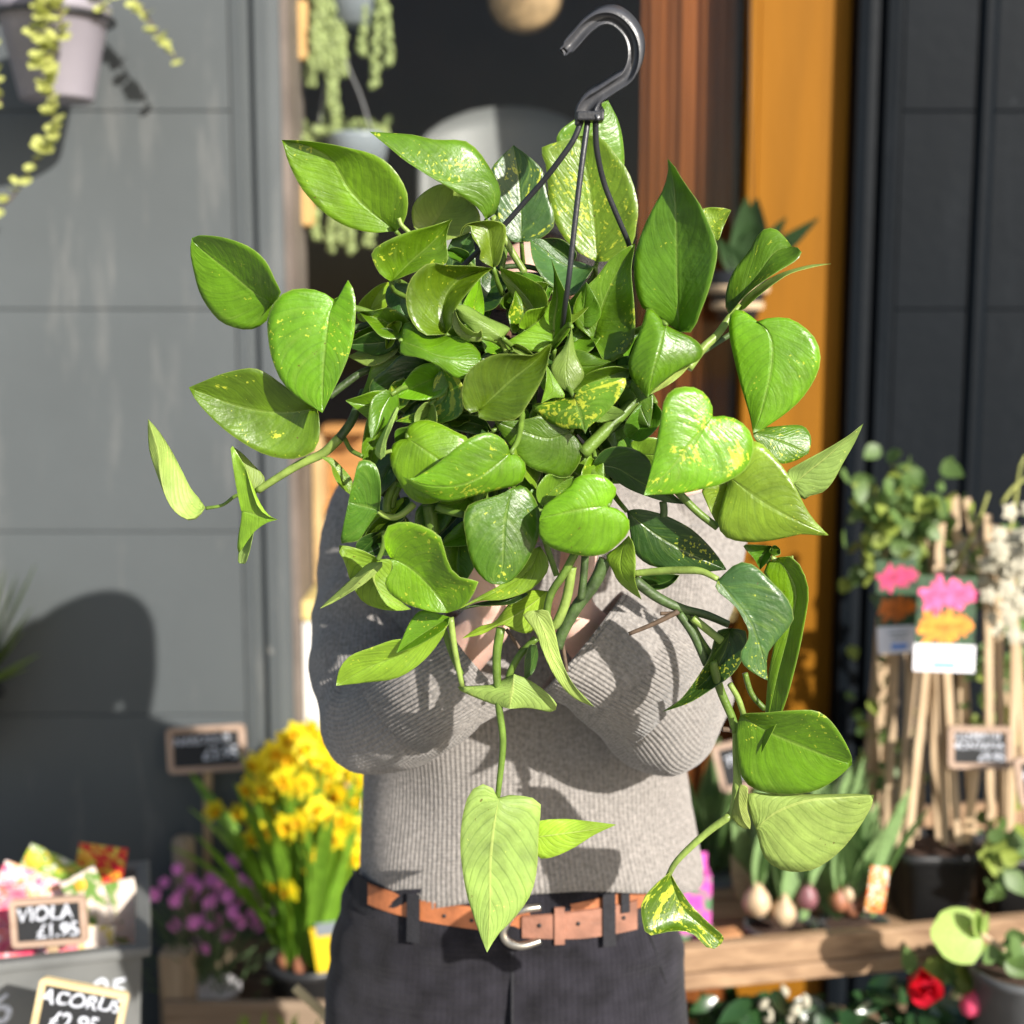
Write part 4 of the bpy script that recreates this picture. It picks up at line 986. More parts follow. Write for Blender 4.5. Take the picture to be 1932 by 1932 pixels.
# shaded inner leaves that fill the heart of the plant
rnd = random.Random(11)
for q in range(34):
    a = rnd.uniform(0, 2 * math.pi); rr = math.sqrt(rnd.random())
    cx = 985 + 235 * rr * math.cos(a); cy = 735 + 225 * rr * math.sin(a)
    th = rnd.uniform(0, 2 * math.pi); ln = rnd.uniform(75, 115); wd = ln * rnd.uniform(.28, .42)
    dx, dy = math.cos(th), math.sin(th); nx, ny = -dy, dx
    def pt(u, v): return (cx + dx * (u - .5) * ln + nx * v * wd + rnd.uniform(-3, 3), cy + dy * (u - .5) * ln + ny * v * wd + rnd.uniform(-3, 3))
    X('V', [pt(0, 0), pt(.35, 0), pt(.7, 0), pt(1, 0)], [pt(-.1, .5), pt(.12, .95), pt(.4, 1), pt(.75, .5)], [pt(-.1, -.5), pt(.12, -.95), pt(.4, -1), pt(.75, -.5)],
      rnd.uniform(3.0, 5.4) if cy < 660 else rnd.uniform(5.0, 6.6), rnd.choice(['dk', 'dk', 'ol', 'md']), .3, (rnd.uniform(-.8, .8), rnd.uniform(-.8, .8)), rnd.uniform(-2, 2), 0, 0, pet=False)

for q in range(48):                                   # smaller curled leaves among them
    a = rnd.uniform(0, 2 * math.pi); rr = math.sqrt(rnd.random())
    cx = 965 + 250 * rr * math.cos(a); cy = 760 + 250 * rr * math.sin(a)
    th = math.atan2(cy - 640, cx - 1000) + rnd.uniform(-1.1, 1.1); ln = rnd.uniform(55, 95); wd = ln * rnd.uniform(.20, .40)
    dx, dy = math.cos(th), math.sin(th); nx, ny = -dy, dx; bend = rnd.uniform(-.3, .3)
    def pt(u, v): return (cx + dx * (u - .5) * ln + nx * (v * wd + bend * ln * u * u) + rnd.uniform(-3, 3), cy + dy * (u - .5) * ln + ny * (v * wd + bend * ln * u * u) + rnd.uniform(-3, 3))
    X('V', [pt(0, 0), pt(.35, 0), pt(.7, 0), pt(1, 0)], [pt(-.1, .5), pt(.12, .95), pt(.4, 1), pt(.75, .5)], [pt(-.1, -.5), pt(.12, -.95), pt(.4, -1), pt(.75, -.5)],
      (rnd.uniform(5.2, 6.4) if cy < 690 else rnd.uniform(6.4, 7.8)), rnd.choice(['md', 'yg', 'br', 'ol', 'pl', 'dk', 'br', 'md']), rnd.uniform(.1, .6), (rnd.uniform(-1.2, 1.2), rnd.uniform(-1.2, 1.2)), rnd.uniform(-1, 2), 0, rnd.choice([0, 0, 1]), pet=True)

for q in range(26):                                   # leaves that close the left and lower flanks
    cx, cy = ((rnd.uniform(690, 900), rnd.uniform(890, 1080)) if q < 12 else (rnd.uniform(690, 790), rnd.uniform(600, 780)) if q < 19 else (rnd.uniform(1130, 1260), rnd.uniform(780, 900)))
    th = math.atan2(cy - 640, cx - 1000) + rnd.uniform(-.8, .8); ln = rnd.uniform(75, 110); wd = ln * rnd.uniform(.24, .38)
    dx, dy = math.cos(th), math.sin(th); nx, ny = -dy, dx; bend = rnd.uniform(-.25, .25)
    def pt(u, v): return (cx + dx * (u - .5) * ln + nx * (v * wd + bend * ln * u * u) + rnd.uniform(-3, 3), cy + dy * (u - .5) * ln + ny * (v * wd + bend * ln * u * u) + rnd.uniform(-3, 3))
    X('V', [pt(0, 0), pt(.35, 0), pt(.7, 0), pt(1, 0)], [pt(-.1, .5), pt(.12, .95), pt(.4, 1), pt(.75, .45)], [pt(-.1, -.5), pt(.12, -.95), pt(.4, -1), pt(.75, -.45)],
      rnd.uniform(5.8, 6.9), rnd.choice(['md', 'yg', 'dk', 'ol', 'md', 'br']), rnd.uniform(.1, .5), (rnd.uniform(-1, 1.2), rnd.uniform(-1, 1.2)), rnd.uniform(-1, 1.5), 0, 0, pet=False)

# stems and vines
def vine(reg, pts, lays, radii, m=M_STEM, name="stem"):
    n = len(pts); pts = [rv(reg, p) for p in pts]
    radii = [r * .68 for r in radii]
    tube(name, [P(p.x, p.y, LY(lerp_list(lays, i / (n - 1)) if len(lays) > 1 else lays[0])) for i, p in enumerate(pts)], radii, m, plant, 10, 5 * n)
vine('E', [(1530,-20),(1500,50),(1440,190),(1355,305)], [5, 6], [.0062, .0060], M_STEMD)
vine('E', [(1362,298),(1250,402),(1100,472),(950,562),(800,660)], [6, 5.6], [.0066, .0058, .0052, .0046], M_STEMP)
vine('E', [(800,650),(720,690),(650,695),(560,758),(445,780)], [5.4, 5.4], [.0034, .0026, .0020, .0024], M_STEM)
vine('E', [(1395,300),(1440,380),(1520,425)], [5.5, 6], [.0030], M_STEM)
vine('B', [(1440,1335),(1560,1370),(1690,1430),(1760,1450)], [5.4], [.0048], M_STEM)
vine('B', [(1450,1480),(1540,1460),(1650,1440)], [5], [.0045], M_STEMD)
vine('B', [(1290,1945),(1400,1860),(1500,1790),(1620,1740)], [6, 5.4], [.0050], M_STEMD)
vine('J', [(885,1440),(910,1470),(960,1520),(1010,1580)], [5, 4.4], [.0030], M_STEM)
vine('J', [(905,1360),(920,1400),(960,1440),(990,1470)], [5.6], [.0030], M_STEMP)
vine('J', [(1490,1350),(1560,1480),(1610,1570),(1690,1700)], [4.6], [.0046], M_STEMP)
vine('J', [(1570,1540),(1560,1600),(1545,1680)], [4], [.0040], M_STEM)
vine('J', [(1500,1680),(1600,1660),(1720,1665),(1800,1690)], [3.6], [.0035], M_STEMD)
vine('C', [(1480,1760),(1640,1600),(1800,1440),(1910,1330)], [8, 7.6, 6.6], [.0085, .0078, .0070], M_STEM)
vine('D', [(660,1560),(760,1425),(860,1330),(945,1210),(1015,1130)], [6.5, 5.4], [.0062, .0056, .0050, .0036], M_STEMP)
vine('D', [(740,1460),(850,1390),(960,1320)], [6, 5], [.0036], M_STEMD)
vine('C', [(890,960),(930,1000),(965,1075)], [7.8, 7.2], [.0026, .0036], M_STEMP)
vine('F', [(90,440),(130,400),(175,385)], [8.6], [.0024], M_STEMP)
vine('M', [(860,240),(780,420),(715,560)], [6.6], [.0046], M_STEMD)
vine('M', [(900,360),(820,520),(785,650),(785,760)], [7], [.0056], M_STEM)
vine('M', [(940,420),(870,560),(840,700)], [6.8], [.0050], M_STEM)
vine('M', [(672,752),(760,810),(880,830),(1000,770),(1120,660)], [8.2, 7.6], [.0030, .0042, .0048], M_STEMP)
vine('M', [(1310,670),(1335,850),(1360,1040)], [7.2], [.0088], M_STEM)
vine('M', [(740,990),(745,1120),(720,1250),(670,1360)], [6.8], [.0034], M_STEM)
vine('F', [(490,770),(570,800),(670,825)], [8, 8.6], [.0056, .0044], M_STEM)
vine('F', [(1430,1090),(1360,1220),(1270,1360),(1240,1480),(1245,1580)], [8.8], [.0052, .0050, .0046], M_STEM)
vine('F', [(1500,1110),(1490,1250),(1470,1405)], [8], [.0050], M_STEMD)
vine('F', [(1640,1130),(1560,1300),(1440,1460),(1340,1640),(1310,1740)], [7.6], [.0085, .0080, .0075], M_STEMD)
vine('F', [(1225,1000),(1260,1110),(1305,1240)], [7.4], [.0040], M_STEM)
vine('F', [(1410,1180),(1375,1390),(1310,1560),(1250,1600)], [8.4], [.0062], M_STEMP)
vine('V', [(945,1185),(937,1240),(941,1330),(949,1400),(941,1485),(938,1512)], [7.6, 7.6], [.0062, .0056, .0048, .0044, .0036], M_STEM)
vine('V', [(850,1165),(858,1225),(872,1295)], [8], [.0044, .0034], M_STEMP)
vine('F', [(530,1600),(580,1760),(650,1920)], [7.6], [.0040], M_STEM)
vine('F', [(1165,1670),(1050,1790),(990,1900),(975,1960)], [7.4], [.0048], M_STEM)
vine('F', [(960,1610),(1030,1710),(1080,1780)], [7.2], [.0024], M_ROOT, "aerial_root")
vine('F', [(1345,1700),(1360,1800),(1375,1900)], [7.6], [.0026], M_ROOT, "aerial_root")
X('F', [(1170,1720),(1150,1800),(1130,1880),(1085,1960)], [(1120,1720),(1090,1800),(1085,1890)], [(1178,1800),(1150,1900)], 7.6, 'dk', .0, (.2,.2), pet=False)
vine('G', [(290,1228),(450,1212),(600,1205),(750,1212),(866,1268)], [7.6, 8.8], [.0044, .0048, .0050, .0036], M_STEMP)
vine('G', [(290,1270),(450,1390),(620,1470),(780,1510),(935,1575)], [7.6, 7], [.0072, .0062, .0048], M_STEMD)
vine('G', [(255,1642),(430,1570),(595,1488)], [7.6], [.0026, .0036], M_ROOT, "aerial_root")
vine('G', [(470,1502),(540,1500),(600,1490)], [7.4], [.0024], M_ROOT, "aerial_root")
vine('G', [(600,1500),(700,1650),(790,1850)], [7.4], [.0056], M_STEMD)
vine('G', [(640,1490),(740,1680),(840,1820)], [7.2], [.0052], M_STEM)
vine('G', [(690,1530),(790,1610),(890,1690)], [7.6], [.0052], M_STEMP)
vine('G', [(1195,1120),(1235,1190),(1258,1285)], [7.2], [.0034], M_STEMP)
vine('G', [(1230,1115),(1300,1155),(1370,1165),(1375,1105)], [7.4], [.0034, .0034, .0012], M_STEMP)
vine('G', [(590,668),(720,800),(862,912)], [8.2], [.0050, .0046], M_STEM)
vine('G', [(488,735),(495,790),(492,840)], [7], [.0050], M_STEMD)
vine('K', [(440,60),(480,200),(535,330),(550,400)], [7.4], [.0060, .0054], M_STEM)
vine('K', [(550,395),(552,520),(562,650),(545,770),(525,805)], [7.2], [.0034, .0036, .0066, .0052], M_STEMP)
vine('K', [(527,800),(400,895),(275,1015),(230,1090)], [7.2, 7], [.0054, .0050, .0046, .0036], M_STEMP)
vine('K', [(525,170),(565,240),(592,318)], [7.6], [.0038], M_STEMP)
vine('K', [(598,120),(630,220),(692,292)], [7.2], [.0038], M_STEM)
vine('K', [(490,388),(520,390),(545,396)], [7.4], [.0036], M_ROOT, "aerial_root")
X('K', [(575,650),(570,740),(590,820),(622,866)], [(552,720),(535,800),(575,852)], [(612,670),(608,760),(625,830)], 7.8, 'pl', .1, (-.4,-.4), 0, 0, 1, pet=False)

# pot, soil, bark
MP = Matrix.Translation(POTC) @ POTN.to_track_quat('Z', 'Y').to_matrix().to_4x4()
lathe("pot", [(.0001, -.155), (.056, -.155), (.060, -.150), (.078, -.040), (.084, -.012), (.089, -.010), (.090, .000), (.086, .001), (.082, -.012), (.058, -.148), (.0001, -.150)], M_POTB, plant, MP, 40)
lathe("soil", [(.0001, -.010), (.03, -.012), (.06, -.016), (.0785, -.022)], M_SOIL, plant, MP, 30)
bm = bmesh.new(); bmesh.ops.create_icosphere(bm, subdivisions=1, radius=1.0)
for v in bm.verts: v.co *= random.uniform(.75, 1.2)
crumb = bm_mesh("bark_piece", bm); crumb.materials.append(M_BARK)
for q in range(90):
    a = random.uniform(0, 6.28); r_ = .078 * math.sqrt(random.random())
    s = random.uniform(.003, .008)
    m4 = MP @ Matrix.Translation((r_ * math.cos(a), r_ * math.sin(a), -.012 + random.uniform(-.002, .004))) @ Matrix.Rotation(random.uniform(0, 6), 4, (random.random(), 1, random.random())) @ Matrix.Diagonal((s * 1.5, s, s * .7, 1))
    inst("bark_piece", crumb, m4, plant)

# hanger: channelled plastic hook and three wires
hook_pts = [(1422,228),(1470,178),(1530,112),(1590,72),(1650,70),(1708,112),(1744,180),(1746,262),(1715,335),(1640,388),(1565,440),(1532,490),(1537,545)]
HY = 1.165
path = catmull([P(*rv('A', p), HY) for p in hook_pts], 70)
view = Vector((-.30, -.78, -.50)).normalized()
prof = [(-.5, -.5), (-.5, .5), (-.32, .5), (-.32, .1), (.32, .1), (.32, .5), (.5, .5), (.5, -.5)]   # C channel, open to the front
V, Fc, nP = [], [], len(prof)
for i, p in enumerate(path):
    t = i / 69
    T_ = (path[min(i + 1, 69)] - path[max(i - 1, 0)]).normalized()
    S_ = T_.cross(view).normalized()
    wdt = .0112 if t > .04 else .008
    if t > .84: wdt += .012 * ((t - .84) / .16)
    for a, b_ in prof: V.append(p + S_ * (a * wdt) + view * (b_ * .017))
for i in range(69):
    for k in range(nP):
        k2 = (k + 1) % nP; Fc.append((i * nP + k, i * nP + k2, (i + 1) * nP + k2, (i + 1) * nP + k))
Fc += [tuple(range(nP)), tuple(reversed(range(69 * nP, 70 * nP)))]
bm = bmesh.new(); me = mesh("hook", V, Fc); bm.from_mesh(me)
bmesh.ops.recalc_face_normals(bm, faces=bm.faces)
bmesh.ops.bevel(bm, geom=[e for e in bm.edges if len(e.link_faces) == 2 and e.calc_face_angle(0) > .8], offset=.0008, segments=2, affect='EDGES')
hook = put("hanger_hook", bm_mesh("hook", bm), M_HOOKD, plant)
bm = bmesh.new(); b_box(bm, P(*rv('A', (1537, 535)), HY - .001), (.0225, .018, .0075), None, .0015)
put("collar", bm_mesh("collar", bm), M_HOOK, hook, False)
def rim_at(ang): return MP @ Vector((.088 * math.cos(ang), .088 * math.sin(ang), -.002))
wires = [([(1497,555),(1462,640),(1400,730),(1330,820),(1240,922),(1130,1045),(960,1213),(880,1300)], [1.165, 1.165, 1.170, 1.18, 1.19, 1.20, 1.215, 1.23]),
         ([(1527,555),(1507,700),(1487,860),(1462,1080),(1440,1280),(1420,1420),(1408,1530)], [1.165, 1.160, 1.158, 1.157, 1.16, 1.175, 1.20]),
         ([(1563,555),(1568,680),(1600,830),(1650,960),(1715,1115),(1740,1230)], [1.165, 1.175, 1.19, 1.20, 1.215, 1.235])]
for pts, ys in wires:
    tube("hanger_wire", [P(*rv('A', p), y) for p, y in zip(pts, ys)], [.0026, .0023], M_HOOK, hook, 10, 40)

# ------------------------------------------------------------------ the flower stall round about
def axes(loc, up, face=Vector((0, -1, 0)), s=1.0, sw=None):
    """world matrix: local z along up, local -y towards face"""
    z = Vector(up).normalized(); y = -(Vector(face) - z * Vector(face).dot(z))
    y = y.normalized() if y.length > 1e-6 else z.orthogonal().normalized()
    x = y.cross(z)
    M = Matrix((x, y, z)).transposed().to_4x4()
    return Matrix.Translation(loc) @ M @ Matrix.Diagonal((sw or s, s, s, 1))
def blade(name, L, W, curl, prof, m, cup=0.15, n=9, nw=4, tw=0.0):
    """leaf standing on its base along z, curling towards -y; prof = relative widths"""
    V, Fc = [], []
    for i in range(n + 1):
        t = i / n; a = curl * t
        zc = L * (math.sin(a) / curl if abs(curl) > 1e-3 else t); yc = -L * ((1 - math.cos(a)) / curl if abs(curl) > 1e-3 else 0)
        wd = W * lerp_list(prof, t)
        for j in range(nw + 1):
            s = j / nw * 2 - 1
            V.append(Vector((s * wd * math.cos(tw * t), yc - cup * wd * (s * s) + s * wd * math.sin(tw * t), zc)))
    for i in range(n):
        for j in range(nw):
            k = i * (nw + 1) + j; Fc.append((k, k + 1, k + nw + 2, k + nw + 1))
    me = mesh(name, V, Fc); me.materials.append(m)
    me.polygons.foreach_set("use_smooth", [True] * len(me.polygons))
    return me
def print_mat(name, cols, scale, rough=0.5):
    """printed card: patches of colour"""
    m = bpy.data.materials.new(name); m.use_nodes = True
    N = m.node_tree.nodes; L = m.node_tree.links; b = N["Principled BSDF"]
    tc = N.new("ShaderNodeTexCoord"); nz = N.new("ShaderNodeTexNoise"); nz.inputs["Scale"].default_value = scale * 2.4; nz.inputs["Detail"].default_value = 3; nz.inputs["Distortion"].default_value = 1.5
    L.new(tc.outputs["Object"], nz.inputs["Vector"])
    cr = N.new("ShaderNodeValToRGB"); cr.color_ramp.interpolation = 'EASE'
    e = cr.color_ramp.elements
    while len(e) < len(cols): e.new(0.5)
    for i, c in enumerate(cols): e[i].position = .39 + .22 * i / max(1, len(cols) - 1); e[i].color = (*c, 1)
    L.new(nz.outputs[0], cr.inputs[0]); L.new(cr.outputs[0], b.inputs["Base Color"]); b.inputs["Roughness"].default_value = rough
    return m
M_CRATE = wood("weathered crate wood", (0.36, 0.27, 0.19), (0.20, 0.14, 0.09), axis=0)
M_POST = wood("pale post wood", (0.42, 0.33, 0.23), (0.26, 0.19, 0.12), axis=2)
M_PLANK = wood("rough sawn plank", (0.40, 0.26, 0.15), (0.19, 0.11, 0.06), axis=0)
M_CANE = wood("split cane", (0.55, 0.41, 0.26), (0.42, 0.30, 0.18), axis=2)
M_FRAME = wood("sign frame wood", (0.46, 0.33, 0.25), (0.36, 0.25, 0.18), axis=0)
M_FRAME2 = wood("pale sign frame wood", (0.72, 0.58, 0.33), (0.60, 0.46, 0.24), axis=0)
M_STAKE = wood("stake wood", (0.60, 0.43, 0.26), (0.47, 0.32, 0.18), axis=2)
M_SLATE = mat("chalkboard", (0.014, 0.015, 0.017), 0.7, 0.25, 20)
M_CHALK = mat("chalk", (0.62, 0.65, 0.72), 0.95, 0.25, 150)
M_TOTE = mat("grey plastic tote", (0.15, 0.155, 0.15), 0.6, 0.2, 12)
M_LILAC = mat("mauve grey pot", (0.27, 0.25, 0.285), 0.5, 0.08, 8)
M_BLACK = mat("nursery pot black", (0.022, 0.023, 0.025), 0.42, 0.2, 20, spec=.5)
M_GPOT = mat("nursery pot grey", (0.10, 0.105, 0.11), 0.45, 0.2, 20)
M_WPOT = mat("white pot", (0.68, 0.66, 0.68), 0.5, 0.05, 20)
M_CREAM = mat("cream green leaf", (0.52, 0.55, 0.17), 0.5, 0.35, 60, trans=.25)
M_STRAP = mat("strap leaf", (0.24, 0.34, 0.05), 0.45, 0.3, 30, trans=.3)
M_DAFL = mat("daffodil leaf", (0.17, 0.34, 0.03), 0.42, 0.3, 20, trans=.35, tcol=(.35, .55, .04))
M_DAFY = mat("daffodil petal", (0.90, 0.77, 0.02), 0.55, 0.12, 90, trans=.3, tcol=(.95, .7, .01))
M_DAFO = mat("daffodil trumpet", (0.88, 0.58, 0.003), 0.55, 0.12, 90, trans=.25, tcol=(.95, .45, .01))
M_DIAL = mat("grey green leaf", (0.13, 0.21, 0.09), 0.6, 0.4, 40, trans=.15)
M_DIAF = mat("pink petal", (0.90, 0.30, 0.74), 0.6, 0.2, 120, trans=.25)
M_TUL = mat("tulip leaf", (0.21, 0.33, 0.13), 0.4, 0.3, 25, trans=.2, spec=.5)
M_BULB = mat("bulb skin", (0.52, 0.38, 0.24), 0.5, 0.3, 60)
M_BULB2 = mat("brown bulb skin", (0.32, 0.13, 0.07), 0.5, 0.4, 60)
M_BULB3 = mat("purple bulb skin", (0.20, 0.08, 0.09), 0.45, 0.4, 60)
M_CLIMB = mat("climber leaf", (0.11, 0.19, 0.05), 0.5, 0.4, 60, trans=.25)
M_CLIMB2 = mat("young climber leaf", (0.26, 0.33, 0.06), 0.5, 0.3, 60, trans=.25)
M_CAML = mat("camellia leaf", (0.022, 0.062, 0.018), 0.25, 0.3, 30, spec=.6)
M_RED = mat("red petal", (0.62, 0.012, 0.035), 0.5, 0.2, 90)
M_PINKB = mat("pink bud", (0.70, 0.07, 0.16), 0.5, 0.2, 90)
M_CREAMF = mat("cream blossom", (0.50, 0.47, 0.36), 0.6, 0.2, 90, trans=.2)
M_PEARL = mat("bead leaf", (0.30, 0.36, 0.13), 0.5, 0.25, 90, trans=.1)
M_WOODB = mat("oak block", (0.60, 0.36, 0.13), 0.6, 0.12, 12, stretch=(6, 6, 1))
M_BLUEP = mat("blue grey glazed pot", (0.24, 0.27, 0.30), 0.35, 0.1, 12)
M_STRAPM = mat("grey hanging strap", (0.26, 0.25, 0.26), 0.5, 0.1, 30)
M_CARDW = mat("white card", (0.75, 0.75, 0.80), 0.5, 0.03, 30)
M_CARDB = mat("blue print", (0.18, 0.33, 0.75), 0.5, 0.05, 30)

def drop(z): return Vector((0, 0, z))
# --- benches that carry the stall
M_BENCHW = wood("bench timber", (0.30, 0.21, 0.13), (0.16, 0.10, 0.06), axis=0)
def bench(x0, x1, y0, y1, z, label, cat):
    b = empty("display_bench", ((x0 + x1) / 2, (y0 + y1) / 2, 0), label, cat)
    n = 4; wd = (y1 - y0) / n
    for i in range(n): box("plank", (x0, y0 + i * wd + .004, z - .025), (x1, y0 + (i + 1) * wd - .004, z), M_BENCHW, b, .002)
    for x in (x0 + .05, x1 - .05):
        for y in (y0 + .05, y1 - .05): box("leg", (x - .025, y - .025, 0), (x + .025, y + .025, z - .026), M_BENCHW, b, .002)
    return b
BZ = 0.27
bench(-1.45, -0.02, 1.68, 2.585, BZ, "timber bench under the grey tote and the wooden crate", "bench")

# --- grey tote with seed packets
TZ = P(135, 1800, 1.80).z; TX = P(268, 1800, 1.80).x
tote = empty("storage_tote", (-.8, 1.97, BZ), "open grey plastic tote full of bright seed packets, chalk marks on its front", "tote")
zt, zb2 = TZ, BZ + .002
TW, TD = .62, .30
MT = Matrix.Translation((TX, 1.80, 0)) @ Matrix.Rotation(R(15), 4, 'Z')
def tbox(name, lo, hi, bev=.002):
    lo, hi = Vector(lo), Vector(hi); bm = bmesh.new(); b_box(bm, (lo + hi) / 2, hi - lo, None, bev)
    for v in bm.verts:
        f = 1 - .10 * (1 - (v.co.z - zb2) / (zt - zb2))         # sides taper to the base
        v.co.x = -TW / 2 + (v.co.x + TW / 2) * f; v.co.y = TD / 2 + (v.co.y - TD / 2) * f
        v.co = MT @ v.co
    return put(name, bm_mesh(name, bm), M_TOTE, tote, False)
tbox("side", (-TW, 0, zb2), (0, .006, zt)); tbox("side", (-TW, TD - .006, zb2), (0, TD, zt))
tbox("side", (-TW, .0062, zb2), (-TW + .006, TD - .0062, zt)); tbox("side", (-.006, .0062, zb2), (0, TD - .0062, zt))
tbox("base", (-TW + .0062, .0062, zb2), (-.0062, TD - .0062, zb2 + .006), 0)
tbox("rim", (-TW - .012, -.012, zt), (.012, .010, zt + .014), .003); tbox("rim", (-TW - .012, TD - .010, zt), (.012, TD + .012, zt + .014), .003)
tbox("rim", (-.010, .0102, zt), (.012, TD - .0102, zt + .0137), .003)
RX90 = Matrix.Rotation(R(90), 3, 'X')
for s_, x_, z_, sz in (("95", -.045, -.050, .050), ("£1", -.115, -.060, .05), ("56", -.20, -.055, .06), ("88", -.20, -.110, .06)):
    f = 1 - .10 * (-z_ / (zt - zb2))
    text_part("chalk_mark", s_, MT @ Vector((x_, TD / 2 - TD / 2 * f - .0012, zt + z_)), sz, Matrix.Rotation(R(15), 3, 'Z') @ RX90, M_CHALK, tote)
RP = print_mat("red packet print", [(.75, .02, .03), (.62, .01, .02), (.85, .45, .02), (.70, .62, .10)], 22)
GP = print_mat("green packet print", [(.70, .55, .08), (.30, .45, .03), (.16, .28, .03), (.70, .70, .55)], 24)
PP = print_mat("pink packet print", [(.85, .10, .22), (.85, .55, .60), (.80, .72, .68), (.85, .35, .06)], 20)
WP = print_mat("cream packet print", [(.78, .66, .55), (.80, .72, .66), (.74, .60, .48), (.16, .30, .06)], 13)
KP = print_mat("coral packet print", [(.85, .08, .16), (.90, .30, .36), (.85, .12, .05), (.92, .62, .66)], 14)
M_ORD = mat("orange disc print", (.85, .42, .04), .5, .05, 30); M_GRD = mat("green disc print", (.06, .26, .09), .5, .1, 30)
def packet(x, y, w, h, roll, Y, m, label, dot=None, down=0.0):
    c = P(x, y, Y); k = MPP(y, Y)
    e = empty("seed_packet", c, label, "packet", "seed packets standing in the grey tote")
    rot = Matrix.Rotation(R(roll), 3, 'Y') @ Matrix.Rotation(R(-14), 3, 'X')
    bm = bmesh.new(); b_box(bm, c, (w * k, .006, h * k + down), rot, .0015)
    put("pouch", bm_mesh("pouch", bm), m, e, False)
    bm = bmesh.new(); b_box(bm, c + rot @ Vector((0, -.0005, (h * k + down) / 2 - .004)), (w * k * .98, .0076, .006), rot, .0008)
    put("seal", bm_mesh("seal", bm), m, e, False)
    if dot:
        dx, dy, r_, dm = dot
        lathe("emblem", [(.0001, .0012), (r_ * k * .8, .0012), (r_ * k, 0)], dm, e, Matrix.Translation(c + rot @ Vector((dx * k, -.0036, dy * k))) @ (rot @ Matrix.Rotation(R(90), 3, 'X')).to_4x4(), 18)
packet(186, 1655, 92, 118, 8, 2.06, RP, "red seed packet with yellow print, tallest at the back of the grey tote", (-30, 35, 12, M_ORD))
packet(92, 1650, 112, 78, 26, 2.00, GP, "green and yellow seed packet leaning sideways in the grey tote", (-38, 12, 15, M_ORD))
packet(62, 1695, 150, 96, 22, 1.95, PP, "pink and white seed packet with green dot behind the viola sign", (-20, 6, 12, M_GRD))
packet(8, 1745, 90, 150, -6, 1.90, KP, "coral pink seed packet at the left edge of the picture")
packet(168, 1700, 74, 110, -28, 1.91, WP, "cream seed packet with orange flower right of the viola sign", (0, 34, 12, M_ORD))
packet(226, 1728, 76, 130, -12, 1.98, WP, "plain cream packet at the right end of the grey tote")
packet(150, 1775, 130, 60, 3, 1.85, print_mat("peach packet print", [(.80, .70, .62), (.60, .50, .05), (.80, .70, .60)], 14), "cream and mustard packet below the viola sign in the tote")
packet(60, 1790, 175, 62, 5, 1.835, KP, "coral red packet lying along the front rim of the tote")

# --- chalk signs
def sign(x, y, w, h, roll, Y, lines, label, stake=None, fm=M_FRAME, fw=11, lean=-8, yaw=0, group="chalk price signs"):
    c = P(x, y, Y); k = MPP(y, Y)
    e = empty("price_sign", c, label, "sign", group)
    rot = Matrix.Rotation(R(yaw), 3, 'Z') @ Matrix.Rotation(R(-roll), 3, 'Y') @ Matrix.Rotation(R(lean), 3, 'X')
    W, H, fr = w * k, h * k, fw * k
    bm = bmesh.new(); b_box(bm, c, (W - fr, .004, H - fr), rot, .0005)
    put("board", bm_mesh("board", bm), M_SLATE, e, False)
    # frame: rounded rectangle ring
    V, Fc = [], []; n = 40
    def rr(w_, h_, r_):
        pts = []
        for q, (sx, sz) in enumerate(((1, 1), (-1, 1), (-1, -1), (1, -1))):
            for t in range(n // 4):
                a = (q + t / (n // 4 - 1)) * math.pi / 2
                pts.append((sx * (w_ / 2 - r_) + r_ * math.cos(a), sz * (h_ / 2 - r_) + r_ * math.sin(a)))
        return pts
    oc = rr(W, H, fr * .9); ic = rr(W - 2 * fr, H - 2 * fr, fr * .12)
    for yy in (-.0055, .0045):
        for pp in (oc, ic):
            for a, b_ in pp: V.append(c + rot @ Vector((a, yy, b_)))
    for i in range(n):
        j = (i + 1) % n
        Fc += [(i, j, n + j, n + i), (2 * n + i, 3 * n + i, 3 * n + j, 2 * n + j), (i, 2 * n + i, 2 * n + j, j), (n + i, n + j, 3 * n + j, 3 * n + i)]
    put("frame", mesh("frame", V, Fc), fm, e, False)
    for s_, dx, dy, sz in lines:
        text_part("lettering", s_, c + rot @ Vector((dx * k, -.0026, dy * k)), sz * k, rot @ RX90, M_CHALK, e)
    if stake:
        sx, sy, sw = stake
        a = c + rot @ Vector((0, .008, -H * .1)); b_ = P(sx, sy, Y + .02)
        d = (b_ - a); L_ = d.length
        bm = bmesh.new(); r0 = axes((a + b_) / 2, -d.normalized()).to_3x3()
        b_box(bm, (a + b_) / 2, (sw * k, .005, L_), r0, .001)
        put("stake", bm_mesh("stake", bm), M_STAKE, e, False)
    return e
sign(390, 1413, 148, 86, 3.6, 2.575, [("NARCISSUS", -8, 17, 21), ("£3.95", 26, -10, 30)], "chalk sign on a stake between the wall shadow and the daffodils", (391, 1700, 16))
sign(93, 1738, 143, 90, 4.0, 1.775, [("VIOLA", -6, 15, 38), ("£1.95", 16, -18, 36)], "chalk sign reading viola stuck in front of the grey tote", (107, 1900, 20))
sign(150, 1915, 168, 118, -11.5, 1.62, [("ACORUS", 0, 26, 38), ("£2.95", -6, -16, 42)], "pale framed chalk sign tilted in the bottom left corner", (120, 2300, 20), M_FRAME2, 12)
sign(708, 1437, 130, 84, 4, 2.56, [("TETE A TETE", 0, 17, 18), ("£2.50", 10, -12, 28)], "chalk sign half hidden between the daffodils and the jumper", (705, 1700, 15))
sign(1848, 1410, 118, 80, 0, 2.14, [("CLEMATIS", -4, 22, 19), ("MONTANA", -4, 3, 19), ("£9.95", 22, -18, 22)], "chalk sign in front of the cane trellis on the right", (1822, 1590, 17), yaw=-4)
